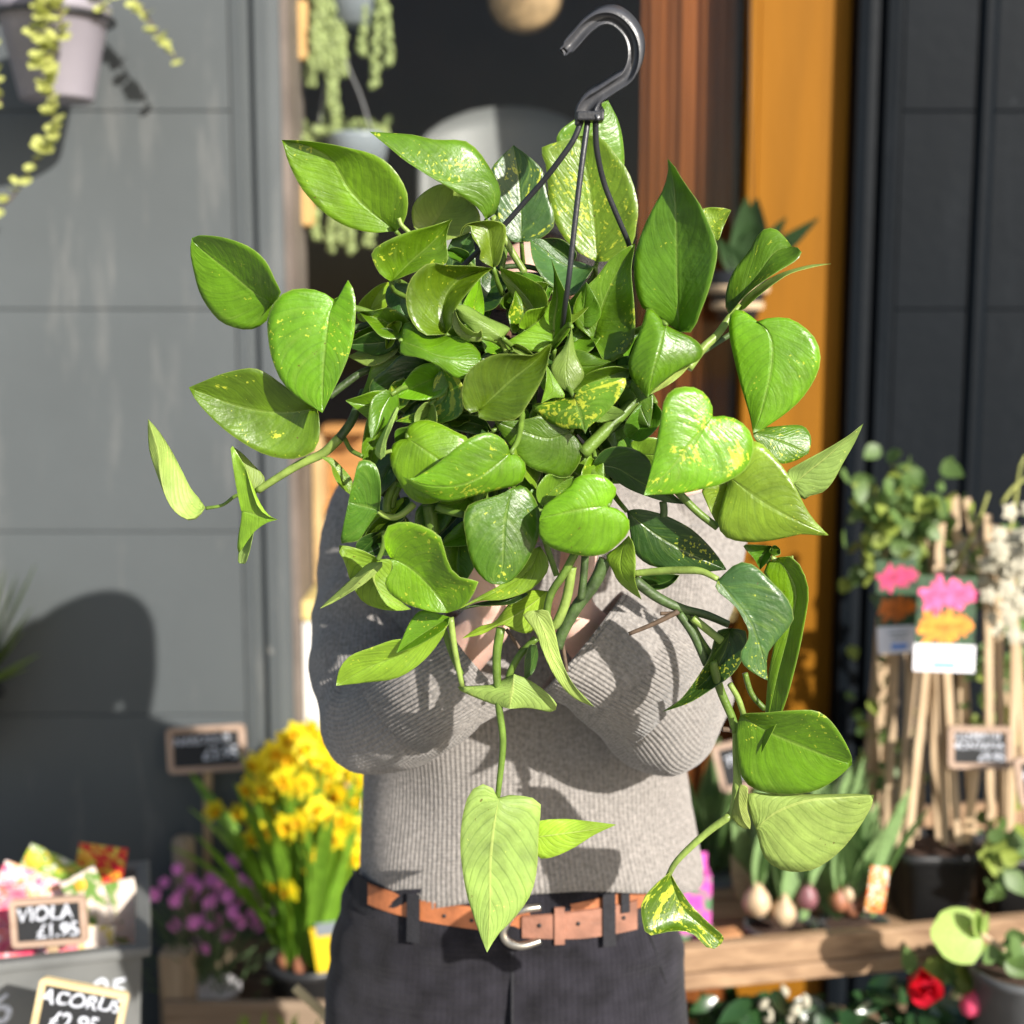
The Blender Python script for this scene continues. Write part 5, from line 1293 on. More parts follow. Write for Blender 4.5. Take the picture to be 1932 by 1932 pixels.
sign(1402, 1440, 104, 92, 14, 2.30, [("TULIP", 0, 10, 26), ("£4", 0, -16, 26)], "tilted chalk sign behind the tulip leaves at the jumper's elbow", (1420, 1680, 14))
sign(1962, 1470, 90, 92, 8, 2.06, [("JASMINE", 0, 12, 18), ("£12", 0, -14, 24)], "chalk sign cut off by the right edge of the picture", (1960, 1640, 14))
# loose stake in the foreground
e = empty("plant_stake", P(640, 1960, 1.70), "pale wooden stake slanting up beside the dark trousers", "stake")
a, b_ = P(556, 1862, 1.74), P(860, 2140, 1.70); d = b_ - a
bm = bmesh.new(); b_box(bm, (a + b_) / 2, (.0125, .006, d.length), axes(a, -d.normalized()).to_3x3(), .0018)
put("shaft", bm_mesh("shaft", bm), M_FRAME2, e, False)
bm = bmesh.new(); q = a.lerp(b_, .20); b_box(bm, q, (.0142, .0085, .010), axes(a, -d.normalized()).to_3x3(), .001)
put("notch_band", bm_mesh("band", bm), M_FRAME2, e, False)

# --- wooden crate
cx0, cx1 = P(312, 1890, 2.38).x, -.11
cz = P(450, 1884, 2.38).z
crate = empty("wooden_crate", ((cx0 + cx1) / 2, 2.4, BZ), "weathered wooden crate holding the pink carnations and daffodils", "crate")
for yy in (2.365, 2.578):
    for i in range(2):
        z1 = cz - i * .075 + (0.02 if yy > 2.4 else 0); box("board", (cx0, yy, z1 - .068), (cx1, yy + .014, z1), M_CRATE, crate, .002)
for i in range(2):
    z1 = cz - i * .075; box("board", (cx0, 2.38, z1 - .068), (cx0 + .014, 2.577, z1), M_CRATE, crate, .002); box("board", (cx1 - .014, 2.38, z1 - .068), (cx1, 2.577, z1), M_CRATE, crate, .002)
for i in range(4): box("base_slat", (cx0 + .015, 2.381 + i * .048, BZ + .003), (cx1 - .015, 2.425 + i * .048, BZ + .015), M_CRATE, crate, .001)
def post(x, ytop, Y, r_):
    t = P(x, ytop, Y)
    lathe("corner_post", [(.0001, t.z), (r_ * .7, t.z), (r_, t.z - .008), (r_, BZ + .003), (.0001, BZ + .003)], M_POST, crate, Matrix.Translation((t.x, t.y, 0)), 14)
post(346, 1578, 2.548, .022)
t = P(336, 1788, 2.41); box("corner_post", (t.x - .030, 2.381, BZ + .016), (t.x + .030, 2.425, t.z), M_POST, crate, .004)

# --- daffodils
DB = P(585, 1800, 2.46)
daf = empty("potted_daffodils", Vector((DB.x, DB.y, BZ + .016)), "clump of yellow daffodils with bright green leaves beside the jumper", "daffodils")
lathe("pot", [(.0001, BZ + .016), (.062, BZ + .016), (.078, DB.z - .02), (.084, DB.z - .018), (.084, DB.z), (.078, DB.z), (.074, DB.z - .012), (.0001, DB.z - .012)], M_BLACK, daf, Matrix.Translation((DB.x, DB.y, 0)), 24)
for q in range(7):
    a = q * .9; lathe("bulb", [(.0001, -.02), (.016, -.012), (.019, 0), (.012, .018), (.004, .034)], M_BULB2, daf, Matrix.Translation((DB.x + .045 * math.cos(a), DB.y + .045 * math.sin(a), DB.z)), 10)
dl = [blade("daffodil_leaf", 1.0, .030, c_, [.7, .95, 1, 1, .95, .8, .5, .1], M_DAFL, .25) for c_ in (.25, .5, .9)]
rd = random.Random(5)
for q in range(46):
    a = rd.uniform(0, 6.28); s = rd.uniform(.26, .43)
    up = Vector((rd.uniform(-.34, .30), rd.uniform(-.25, .25), 1))
    inst("leaf", rd.choice(dl), axes(DB + Vector((.05 * math.cos(a), .05 * math.sin(a), -.01)), up, Vector((math.cos(a), math.sin(a), 0)), s, s * rd.uniform(.9, 1.5)), daf)
# flower: six petals and a trumpet
V, Fc, mi = [], [], []
for k in range(6):
    a = k * math.pi / 3; c_, s_ = math.cos(a), math.sin(a); o_ = len(V); off = .02 if k % 2 else -.02
    for r_, wd, zz in ((.12, .10, .0), (.45, .30, .02), (.75, .27, -.02), (1.0, .03, -.10)):
        for t in (-1, 0, 1): V.append(Vector((c_ * r_ - s_ * wd * t, zz * 1 + off + (.05 if t else 0), s_ * r_ + c_ * wd * t)))
    for i in range(3):
        for j in range(2): Fc.append((o_ + i * 3 + j, o_ + i * 3 + j + 1, o_ + i * 3 + j + 4, o_ + i * 3 + j + 3)); mi.append(0)
o_ = len(V)
for r_, yy in ((.16, .0), (.24, -.18), (.27, -.42), (.38, -.58), (.36, -.56), (.22, -.30), (.05, -.02)):
    for k in range(14):
        a = k / 14 * 6.2832; f = 1 + (.08 * math.cos(a * 7) if r_ > .3 else 0); V.append(Vector((r_ * f * math.cos(a), yy, r_ * f * math.sin(a))))
for i in range(6):
    for k in range(14): Fc.append((o_ + i * 14 + k, o_ + i * 14 + (k + 1) % 14, o_ + i * 14 + 14 + (k + 1) % 14, o_ + i * 14 + 14 + k)); mi.append(1)
dfl = mesh("daffodil_flower", V, Fc); dfl.materials.append(M_DAFY); dfl.materials.append(M_DAFO)
dfl.polygons.foreach_set("material_index", mi); dfl.polygons.foreach_set("use_smooth", [True] * len(mi))
spots = [(405,1530),(452,1535),(480,1445),(515,1420),(540,1400),(560,1385),(588,1376),(615,1392),(640,1410),(500,1490),(470,1490),(530,1470),(560,1450),(590,1430),(618,1440),(650,1450),(675,1470),
         (520,1520),(550,1500),(580,1490),(610,1480),(640,1500),(668,1510),(480,1580),(500,1570),(540,1560),(565,1545),(590,1540),(620,1540),(650,1550),(595,1612),(520,1590),(680,1560),(520,1670),(545,1680),(495,1655),(660,1590),(575,1580),(630,1580),(505,1445),(575,1410),(600,1400),(555,1420),(630,1425)] + [(rd.gauss(585, 50), rd.gauss(1480, 55)) for _ in range(30)]
for x, y in spots:
    c = P(x, y, 2.47 + rd.uniform(-.09, .09))
    s = rd.uniform(.023, .030)
    face = Vector((rd.uniform(-.8, .6), -1, rd.uniform(-.45, .25)))
    fl = inst("flower", dfl, axes(c, Vector((rd.uniform(-.3, .3), 0, 1)), face, s), daf)
    b0 = DB + Vector((rd.uniform(-.04, .04), rd.uniform(-.04, .04), 0)); mid = b0.lerp(c, .6) + Vector((0, 0, .03)); nk = c + Vector((0, .018, .004))
    tube("stem", [b0, mid, nk, c], [.0034, .0028, .0022], M_DAFL, daf, 6, 10)
bm = bmesh.new(); c = P(620, 1790, 2.36); b_box(bm, c, (.055, .002, .085), Matrix.Rotation(R(-8), 3, 'Y'), .0006); put("plant_label", bm_mesh("l", bm), mat("yellow card", (.78, .55, .02), .5, .05, 20), daf, False)
bm = bmesh.new(); c = P(622, 1752, 2.358); b_box(bm, c, (.05, .002, .024), Matrix.Rotation(R(-8), 3, 'Y'), .0006); put("plant_label", bm_mesh("l", bm), M_BLUEP, daf, False)

# --- pink carnations
CB = P(402, 1868, 2.49)
car = empty("potted_carnations", Vector((CB.x, CB.y, BZ + .016)), "mound of small pink carnations in a white pot inside the crate", "carnations")
lathe("pot", [(.0001, BZ + .016), (.040, BZ + .016), (.050, CB.z), (.053, CB.z), (.053, CB.z + .008), (.048, CB.z + .006), (.0001, CB.z)], M_WPOT, car, Matrix.Translation((CB.x, CB.y, 0)), 22)
cl = blade("carnation_leaf", 1.0, .055, .5, [.6, 1, .9, .6, .1], M_DIAL, .2, 5, 2)
hb = 0
for q in range(290):
    a = rd.uniform(0, 6.28); u_ = rd.random() ** .6
    c = CB + Vector((.03 * math.cos(a), .03 * math.sin(a), 0)) + Vector((math.cos(a) * .118 * u_, math.sin(a) * .075 * u_, rd.uniform(.015, .19)))
    inst("leaf", cl, axes(c, Vector((math.cos(a) * .8 * u_, math.sin(a) * .5 * u_, rd.uniform(.3, 1))), Vector((math.cos(a), math.sin(a) - .5, .3)), rd.uniform(.035, .06)), car)
V, Fc = [Vector((0, 0, 0))], []
for k in range(30):
    a = k / 30 * 6.2832; r_ = 1.0 - (.28 if k % 6 == 0 else 0) - (.08 if k % 2 else 0); V.append(Vector((r_ * math.cos(a), -.12 - .1 * math.sin(a * 5), r_ * math.sin(a))))
for k in range(30): Fc.append((0, 1 + k, 1 + (k + 1) % 30))
for k in range(20):
    a = k / 20 * 6.2832 + .2; r_ = .6 - (.1 if k % 2 else 0); V.append(Vector((r_ * math.cos(a), -.32, r_ * math.sin(a))))
V.append(Vector((0, -.12, 0)))
for k in range(20): Fc.append((51, 31 + k, 31 + (k + 1) % 20))
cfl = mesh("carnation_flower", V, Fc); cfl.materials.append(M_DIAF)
cs = [(335,1640),(440,1625),(452,1660),(258,1690),(290,1688),(345,1678),(375,1672),(400,1660),(415,1668),(430,1690),(365,1690),(330,1700),(395,1705),(450,1700),(475,1690),(495,1705),(520,1715),(480,1720),(440,1720),(385,1735),(410,1735),(365,1740),(395,1745),(455,1740),(487,1745),(420,1762),(440,1765),(370,1778),(385,1790),(520,1760),(335,1690),(310,1665),(270,1700),(405,1690),(360,1660),(470,1670),(330,1745)]
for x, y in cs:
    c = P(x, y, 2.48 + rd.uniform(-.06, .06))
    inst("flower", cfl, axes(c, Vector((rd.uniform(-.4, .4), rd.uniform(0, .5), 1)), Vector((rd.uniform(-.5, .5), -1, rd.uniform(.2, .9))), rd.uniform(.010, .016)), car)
    tube("stem", [CB + Vector((rd.uniform(-.03, .03), rd.uniform(-.03, .03), .02)), CB.lerp(c, .6) + Vector((0, 0, .01)), c + Vector((0, .006, -.002))], [.0016], M_DIAL, car, 5, 8)
# green shoots at the bottom of the picture
for x, lab in ((470, "tuft of young green shoots below the carnations at the bottom edge"), (560, "second tuft of green shoots nearer the dark trousers at the bottom edge")):
    g = P(x, 1985, 2.05)
    t = empty("young_shoots", Vector((g.x, g.y, BZ)), lab, "shoots")
    lathe("pot", [(.0001, BZ + .002), (.03, BZ + .002), (.04, g.z - .01), (.043, g.z - .008), (.043, g.z), (.038, g.z - .003), (.0001, g.z - .008)], M_BLACK, t, Matrix.Translation((g.x, g.y, 0)), 18)
    for q in range(16):
        inst("leaf", dl[0], axes(g + Vector((rd.uniform(-.025, .025), rd.uniform(-.02, .02), -.01)), Vector((rd.uniform(-.4, .4), rd.uniform(-.2, .2), 1)), Vector((rd.uniform(-1, 1), -1, 0)), rd.uniform(.05, .09), .11), t)

# --- pots on the wall, left
def wall_pot(x, ytop, ybot, rt, rb, Y, m, label):
    a = P(x, ytop, Y); zb_ = P(x, ybot, Y).z; k = MPP(ytop, Y)
    e = empty("wall_planter", Vector((a.x, 2.6, zb_)), label, "planter")
    rt, rb = rt * k, rb * k
    lathe("pot", [(.0001, zb_), (rb, zb_), (rb + .002, zb_ + .004), (rt * .93, a.z - .022), (rt * .95, a.z - .02), (rt, a.z - .018), (rt, a.z), (rt * .96, a.z), (rt * .9, a.z - .02), (.0001, a.z - .025)], m, e, Matrix.Translation((a.x, a.y, 0)), 36)
    V, Fc = tube_geo([Vector((a.x + (rt + .004) * math.cos(t), a.y + (rt + .004) * math.sin(t), a.z - .022)) for t in [i / 24 * 6.2832 for i in range(25)]], [.004], 6, 49)
    put("bracket_ring", mesh("ring", V, Fc), M_BLACK, e)
    box("bracket_arm", (a.x - .012, a.y + rt + .001, a.z - .03), (a.x + .012, 2.598, a.z - .018), M_BLACK, e, .001)
    return e, a
wp, wa = wall_pot(100, 12, 190, 106, 66, 2.44, M_LILAC, "mauve grey pot with trailing cream leaves on the wall, top left")
hl = blade("trailing_leaf", 1.0, .48, .5, [.25, .85, 1, .8, .05], M_CREAM, .25, 5, 4)
def strand(pts, Y, step, smin, smax, parent, me, stem=M_ROOT, n=1):
    path = catmull([Vector((p[0], p[1])) for p in pts], 60)
    tube("stem", [P(p.x, p.y, Y) for p in path[::6]] + [P(path[-1].x, path[-1].y, Y)], [.0022, .0014], stem, parent, 6)
    ln = sum((b_ - a).length for a, b_ in zip(path, path[1:])); cnt = int(ln / step)
    for i in range(cnt):
        p = path[int(i / max(1, cnt - 1) * 59)]
        for _ in range(n):
            s = rd.uniform(smin, smax) * MPP(p.y, Y)
            a = rd.uniform(-1, 1)
            inst("leaf", me, axes(P(p.x + rd.uniform(-5, 5), p.y + rd.uniform(-5, 5), Y + rd.uniform(-.01, .006)), Vector((a, -.5, rd.uniform(-.9, .2))), Vector((a * .3, -1, .6)), s), parent)
strand([(70,-40),(85,20),(75,70),(90,120)], 2.32, 5, 24, 40, wp, hl)
strand([(110,-10),(115,50),(95,120),(98,190),(100,240),(85,285)], 2.33, 6, 22, 34, wp, hl)
strand([(85,285),(60,315),(20,375),(-20,400)], 2.33, 14, 20, 30, wp, hl)
strand([(200,-40),(255,0),(295,60),(332,112)], 2.50, 9, 20, 30, wp, hl)
strand([(150,-40),(180,-10),(205,20)], 2.40, 9, 20, 28, wp, hl)
strand([(-20,60),(-6,160),(2,200)], 2.36, 9, 20, 30, wp, hl)
wp2, wa2 = wall_pot(-70, 1290, 1420, 66, 46, 2.50, M_BLACK, "black wall pot with arching yellow green leaves at the left edge")
sl = [blade("strap_leaf", 1.0, .08, c_, [.5, .9, 1, .9, .6, .1], M_STRAP, .2, 8, 2) for c_ in (.15, .9, 1.5)]
for x, y in ((82,1080),(70,1158),(74,1245),(45,1100),(25,1085),(60,1120),(30,1225),(52,1268),(-20,1060),(-70,1050),(-110,1100),(10,1180),(50,1200)):
    tp = P(x, y, 2.53); b0 = Vector((wa2.x + .02, wa2.y, wa2.z - .01)); d = tp - b0
    inst("leaf", sl[0], axes(b0, d, Vector((-.4, -.2, 1)), d.length * 1.04, d.length * 2.0), wp2)
for q in range(16):
    inst("leaf", rd.choice(sl), axes(Vector((wa2.x, wa2.y, wa2.z - .01)), Vector((rd.uniform(-1, 1), rd.uniform(-.6, .2), 1)), Vector((rd.uniform(-1, 1), -1, 0)), rd.uniform(.12, .2)), wp2)

# --- inside the window
WYI = 2.78
def blockpot(x, y, w, h, label):
    c = P(x, y, WYI); k = MPP(y, WYI)
    e = empty("wood_block_planter", c, label, "planter")
    bm = bmesh.new(); b_box(bm, c, (w * k, .06, h * k), None, .004); put("block", bm_mesh("b", bm), M_WOODB, e, False)
    tube("hanging_cord", [c + Vector((0, 0, h * k / 2)), c + Vector((0, 0, h * k / 2 + .2)), Vector((c.x, c.y, 3.23))], [.0012], M_STRAPM, e, 5, 6)
    return e, c
bp1, _ = blockpot(556, 62, 58, 108, "oak block planter hanging at the top left of the window")
bp2, c2 = blockpot(560, 378, 66, 98, "oak block planter hanging lower down at the left of the window")
bead = bmesh.new(); bmesh.ops.create_icosphere(bead, subdivisions=1, radius=1.0)
for v in bead.verts: v.co.z *= 1.3
beadm = bm_mesh("bead", bead); beadm.materials.append(M_PEARL); beadm.polygons.foreach_set("use_smooth", [True] * len(beadm.polygons))
def bead_strings(e, xs, Y, r_=8, ns=3):
    for x, ya, yb in xs:
        k = MPP(ya, Y)
        G_ = Geo()
        y = ya
        while y < yb:
            for _ in range(ns):
                c = P(x + rd.uniform(-6, 6) + 5 * math.sin(y * .02 + x), y + rd.uniform(-3, 3), Y + rd.uniform(-.008, .008)); s = r_ * k * rd.uniform(.6, .95)
                G_.add([c + Vector(v.co) * s for v in beadm.vertices], [tuple(p.vertices) for p in beadm.polygons])
            y += r_ * 1.1
        G_.put("bead_string", M_PEARL, e)
c = P(665, 0, WYI); k = MPP(0, WYI)
hp1 = empty("hanging_bead_plant", c, "blue grey hanging pot with long bead leaf strings at the top of the window", "houseplant")
lathe("pot", [(.0001, -.05), (.045, -.05), (.058, .05), (.060, .06), (.055, .06), (.0001, .045)], M_BLUEP, hp1, Matrix.Translation(c), 26)
for a in (0, 2.1, 4.2): tube("hanging_cord", [c + Vector((.058 * math.cos(a), .058 * math.sin(a), .055)), Vector((c.x, c.y, c.z + .4)), Vector((c.x, c.y, 3.23))], [.0016], M_STRAPM, hp1, 5, 8)
bead_strings(hp1, [(592,-60,165),(606,-60,130),(620,-60,200),(636,-60,235),(650,-60,140),(688,-60,105),(712,-60,165),(728,-60,120),(600,-60,90),(628,-60,110)], WYI - .03, 9, 3)
c = P(662, 262, WYI)
hp2 = empty("hanging_bead_plant", c, "lower hanging planter on grey straps with a mound of pale foliage", "houseplant")
lathe("pot", [(.0001, -.04), (.05, -.04), (.062, .02), (.064, .028), (.058, .028), (.0001, .015)], M_BLUEP, hp2, Matrix.Translation(P(675, 282, WYI)), 26)
for pts in ([(603,235),(612,170),(622,110),(640,40)], [(700,245),(680,180),(655,120),(640,40)]):
    V, Fc = tube_geo([P(x, y, WYI - .01) for x, y in pts], [.009], 8, 16, True, .25); put("hanging_strap", mesh("s", V, Fc), M_STRAPM, hp2)
tube("hanging_strap", [P(640, 42, WYI - .01), P(640, -200, WYI - .01), Vector((P(640, 0, WYI).x, WYI - .01, 3.23))], [.004], M_STRAPM, hp2, 6, 8)
fol = blade("pale_leaf", 1.0, .3, .8, [.3, .9, 1, .7, .1], M_PEARL, .2, 4, 2)
for q in range(70):
    inst("leaf", fol, axes(P(rd.gauss(635, 40), rd.gauss(248, 12), WYI + rd.uniform(-.05, .05)), Vector((rd.uniform(-1, 1), rd.uniform(-1, .3), rd.uniform(-.3, 1))), Vector((0, -1, .3)), rd.uniform(.015, .03)), hp2)
bead_strings(bp2, [(600,400,452),(622,410,478),(640,405,460),(668,410,478),(690,420,466)], WYI, 9, 3)
bead_strings(bp1, [(556,118,185),(566,118,160)], WYI, 6, 2)
# pendant lamp, unlit
M_RATTAN = mat("woven rattan", (0.36, 0.24, 0.12), 0.7, 0.3, 60, .6, 120)
c = P(990, -6, 2.86)
pl_ = empty("pendant_lamp", c, "round woven pendant lamp at the top centre of the shop window", "lamp")
ML = Matrix.Translation(c) @ Matrix.Rotation(R(78), 4, 'X')
lathe("shade", [(.025, .05), (.045, .035), (.066, .012), (.074, -.004), (.070, -.004), (.060, .010), (.040, .030), (.022, .042)], M_RATTAN, pl_, ML, 40)
lathe("bulb", [(.0001, .0), (.012, .004), (.017, .016), (.012, .030), (.006, .045), (.0001, .046)], mat("amber bulb glass", (.72, .26, .10), .2, .1, 40), pl_, ML, 18)
tube("cord", [c, c + Vector((0, .03, .2)), Vector((c.x, c.y + .03, 3.24))], [.002], M_BLACK, pl_, 5, 6)
# pale rounded chair back inside
M_SHELL = mat("pale grey shell", (0.16, 0.163, 0.16), .5, .08, 6)
c = P(960, 262, 3.02); k = MPP(262, 3.02)
chr_ = empty("shell_chair", Vector((c.x, c.y, .06)), "pale grey rounded chair back inside the shop behind the leaves", "chair")
V, Fc = [], []
for i in range(13):
    th = -1.2 + 2.4 * i / 12
    for j in range(9):
        u_ = j / 8; hgt = .28 * math.cos(th * .62) ** 1.2
        V.append(Vector((c.x + .20 * math.sin(th), c.y + .13 * math.cos(th) - .1 + .05 * u_, c.z - .30 + hgt * u_ + .10 * (1 if j == 8 else 1) * u_)))
for i in range(12):
    for j in range(8): Fc.append((i * 9 + j, i * 9 + 9 + j, i * 9 + 10 + j, i * 9 + j + 1))
sh_ = put("backrest", mesh("backrest", V, Fc), M_SHELL, chr_); mo = sh_.modifiers.new("t", 'SOLIDIFY'); mo.thickness = .015
lathe("seat", [(.0001, c.z - .33), (.19, c.z - .33), (.21, c.z - .30), (.19, c.z - .28), (.0001, c.z - .29)], M_SHELL, chr_, Matrix.Translation((c.x, c.y - .06, 0)), 28)
for a in (.8, 2.36, 3.93, 5.5): tube("leg", [(c.x + .12 * math.cos(a), c.y - .06 + .12 * math.sin(a), c.z - .33), (c.x + .22 * math.cos(a), c.y - .06 + .22 * math.sin(a), .062)], [.012, .010], M_POST, chr_, 8, 6)
# crates of stock seen through the left of the window
M_OAKD = mat("orange stained wood", (0.42, 0.19, 0.05), .6, .35, 9, stretch=(1, 1, 6)); M_OAKE = mat("pale pine", (.55, .36, .17), .6, .2, 12)
wc = empty("shelf_box", (-.33, 2.86, 1.15), "orange brown wooden shelf box just inside the window beside the grey pillar", "box")
box("side", (-.408, 2.80, 1.152), (-.388, 2.90, 1.46), M_OAKE, wc, .002); box("back_board", (-.387, 2.885, 1.152), (-.29, 2.90, 1.46), M_OAKD, wc, .002)
box("shelf", (-.387, 2.80, 1.30), (-.29, 2.884, 1.315), M_OAKD, wc, .002); box("shelf", (-.387, 2.80, 1.461), (-.29, 2.90, 1.478), M_OAKD, wc, .002); box("shelf", (-.387, 2.80, 1.153), (-.29, 2.884, 1.165), M_OAKD, wc, .002)
# plant against the orange panel
c = P(1392, 560, 2.545); k = MPP(560, 2.545)
op = empty("window_plant", c, "dark leaved plant in a black and beige striped pot before the orange panel", "houseplant")
lathe("pot", [(.0001, -.045), (.034, -.045), (.052, .010), (.055, .045), (.050, .045), (.0001, .035)], M_BLACK, op, Matrix.Translation(c), 24)
for zz in (-.018, .012): lathe("stripe", [(.0455 + (zz + .018) * .32, zz - .005), (.0480 + (zz + .018) * .32, zz), (.0475 + (zz + .018) * .32, zz + .007), (.0455 + (zz + .018) * .32, zz + .008)], M_CANE, op, Matrix.Translation(c), 24)
tube("hanging_cord", [c + Vector((.03, 0, .045)), c + Vector((.01, 0, .5)), Vector((c.x, c.y + .04, 3.30))], [.0010], M_BLACK, op, 5, 6)
bl_ = blade("broad_dark_leaf", 1.0, .26, .5, [.3, .9, 1, .8, .45, .06], mat("dark plant leaf", (.035, .075, .025), .35, .3, 30, trans=.15), .15, 7, 4)
for x, y, w_ in ((1440,370,.4),(1395,365,.3),(1478,402,.25),(1545,408,.18),(1500,450,.2),(1350,440,.3),(1460,440,.3),(1420,420,.4)):
    b0 = c + Vector((.01, 0, .035)); tp = P(x, y, 2.53); d = tp - b0
    inst("leaf", bl_, axes(b0, d, Vector((rd.uniform(-.5, .5), -1, .2)), d.length, d.length * w_ * 2.4), op)

# --- rack on the right
RL, RR_ = P(1276, 1790, 1.955), P(1990, 1716, 2.075)
dirx = (RR_ - RL); dirx.z = 0; dirx.normalize(); yaw_ = math.atan2(dirx.y, dirx.x)
rz = P(1290, 1790, 1.955).z
rack = empty("plant_rack", Vector((.6, 2.2, 0)), "rough wooden plank rack carrying bulbs and climbers on the right", "rack")
MR = Matrix.Translation(Vector((RL.x - .1, RL.y - .1 * math.tan(yaw_), 0))) @ Matrix.Rotation(yaw_, 4, 'Z')
def rbox(name, lo, hi, m, bev=.003):
    lo, hi = Vector(lo), Vector(hi); bm = bmesh.new(); vs = b_box(bm, (lo + hi) / 2, hi - lo, None, bev)
    for v in bm.verts:
        v.co += Vector((0, noise.noise(v.co * 23) * .0022, noise.noise(v.co * 17 + Vector((5, 0, 0))) * .0026)); v.co = MR @ v.co
    return put(name, bm_mesh(name, bm), m, rack, False)
RW = 1.35
for i in range(5):
    a, b_ = RW * i / 5, RW * (i + 1) / 5
    pass
rbox("front_plank", (0, 0, rz - .040), (RW, .022, rz), M_PLANK); rbox("front_plank", (.0, -.003, rz - .069), (RW, .020, rz - .0415), M_PLANK)
rbox("back_plank", (0, .46, rz - .040), (RW, .48, rz + .01), M_PLANK)
rbox("end_plank", (-.022, 0, rz - .069), (-.002, .48, rz), M_PLANK); rbox("end_plank", (RW + .002, 0, rz - .069), (RW + .022, .48, rz), M_PLANK)
for i in range(5): rbox("tray_slat", (.0, .024 + i * .088, rz - .069), (RW, .104 + i * .088, rz - .056), M_PLANK, .002)
for i in range(5): rbox("lower_slat", (.0, -.20 + i * .135, .36), (RW, -.075 + i * .135, .38), M_BENCHW, .002)
for x in (-.03, RW - .02):
    for y in (-.20, .40): rbox("leg", (x + .028, y, 0), (x + .073, y + .045, (rz - .07) if y > 0 else .359), M_BENCHW, .002)
for x in (.0, RW - .05): rbox("leg", (x, .003, .381), (x + .045, .02, rz - .07), M_BENCHW, .002)
trayz = rz - .055

def round_pot(name, parent, c, r_, h, m, soil=M_SOIL):
    zz = c.z
    lathe(name, [(.0001, zz - h), (r_ * .76, zz - h), (r_ * .92, zz - .012), (r_, zz - .010), (r_, zz), (r_ * .94, zz), (r_ * .90, zz - .012), (.0001, zz - .014)], m, parent, Matrix.Translation((c.x, c.y, 0)), 28)
    lathe("soil", [(.0001, zz - .008), (r_ * .88, zz - .012)], soil, parent, Matrix.Translation((c.x, c.y, 0)), 20)
tl = [blade("tulip_leaf", 1.0, .15, c_, [.42, .8, 1, .95, .75, .42, .06], M_TUL, .3, 9, 4, tw_) for c_, tw_ in ((.15, .3), (.35, -.4), (.6, .5))]
def tulips(x, y, Y, rpx, bulbs, label, nleaf, lean=0, hmin=.12, hmax=.24):
    c = P(x, y, Y); k = MPP(y, Y); h = c.z - trayz - .002
    e = empty("potted_bulbs", Vector((c.x, c.y, trayz)), label, "bulbs", "pots of sprouting bulbs on the rack")
    round_pot("pot", e, c, rpx * k, h, M_GPOT)
    for bx, by, br, bmx in bulbs:
        p = P(bx, by, Y - .02); r_ = br * k
        M_ = Matrix.Translation(p)
        lathe("bulb", [(.0001, -r_), (r_ * .7, -r_ * .8), (r_, -.1 * r_), (r_ * .85, r_ * .5), (r_ * .4, r_ * 1.1), (r_ * .22, r_ * 1.5), (.0001, r_ * 1.5)], bmx, e, M_, 16)
        for _ in range(3): inst("leaf", rd.choice(tl), axes(p + Vector((0, 0, r_)), Vector((rd.uniform(-.3, .3) + lean, rd.uniform(-.05, .25), 1)), Vector((rd.uniform(-1, 1), -.6, 0)), rd.uniform(hmin, hmax), rd.uniform(.10, .16)), e)
    for _ in range(nleaf):
        a = rd.uniform(.2, 2.94)
        inst("leaf", rd.choice(tl), axes(c + Vector((rpx * k * .6 * math.cos(a), rpx * k * .6 * math.sin(a), 0)), Vector((rd.uniform(-.35, .35) + lean, rd.uniform(-.05, .25), 1)), Vector((math.cos(a), -.7, 0)), rd.uniform(hmin, hmax), rd.uniform(.14, .24)), e)
    return e
tulips(1474, 1742, 2.10, 70, [(1428, 1702, 27, M_BULB), (1478, 1722, 25, M_BULB), (1522, 1694, 22, M_BULB3)], "grey pot of three pale bulbs with green leaves at the rack's left", 10)
tb2 = tulips(1612, 1738, 2.13, 66, [(1582, 1700, 19, M_BULB2), (1606, 1712, 17, M_BULB2), (1632, 1706, 17, M_BULB2), (1600, 1688, 15, M_BULB)], "grey pot of small brown bulbs with an orange label", 11)
bm = bmesh.new(); b_box(bm, P(1655, 1678, 2.08), (.030, .0015, .075), Matrix.Rotation(R(6), 3, 'Y'), .0004)
put("plant_label", bm_mesh("l", bm), print_mat("orange label print", [(.72, .10, .03), (.80, .35, .05), (.75, .70, .66)], 30), tb2, False)
tulips(1345, 1690, 2.36, 70, [], "leafy pot of bulbs behind the jumper hem without flowers", 22, 0, .16, .30)
tulips(1500, 1650, 2.42, 64, [], "tall bulb leaves between the elbow and the black pot, farther back", 20, .05, .16, .30)
# pink carrier and little clay block
pk = empty("pink_carton", P(1305, 1795, 2.12), "bright pink printed carton beside the jumper hem", "carton")
c = P(1306, 1720, 2.12); bm = bmesh.new(); b_box(bm, Vector((c.x, c.y, trayz + .055)), (.055, .045, .108), None, .002); put("box_body", bm_mesh("b", bm), print_mat("pink carton print", [(.62, .08, .42), (.70, .14, .50), (.10, .28, .12)], 16), pk, False)
c = P(1312, 1650, 2.13); bm = bmesh.new(); b_box(bm, c, (.036, .004, .075), None, .001); put("header_card", bm_mesh("b", bm), mat("pink card", (.70, .12, .48), .5, .1, 20), pk, False)
cb = P(1372, 1752, 2.06); bm = bmesh.new(); b_box(bm, Vector((cb.x, cb.y, trayz + .018)), (.04, .03, .034), Matrix.Rotation(.3, 3, 'Z'), .003)
o = put("clay_block", bm_mesh("b", bm), mat("terracotta", (.50, .24, .10), .8, .2, 30), None, False); tag(o, "small orange brown clay block on the rack beside the pink carton", "block")

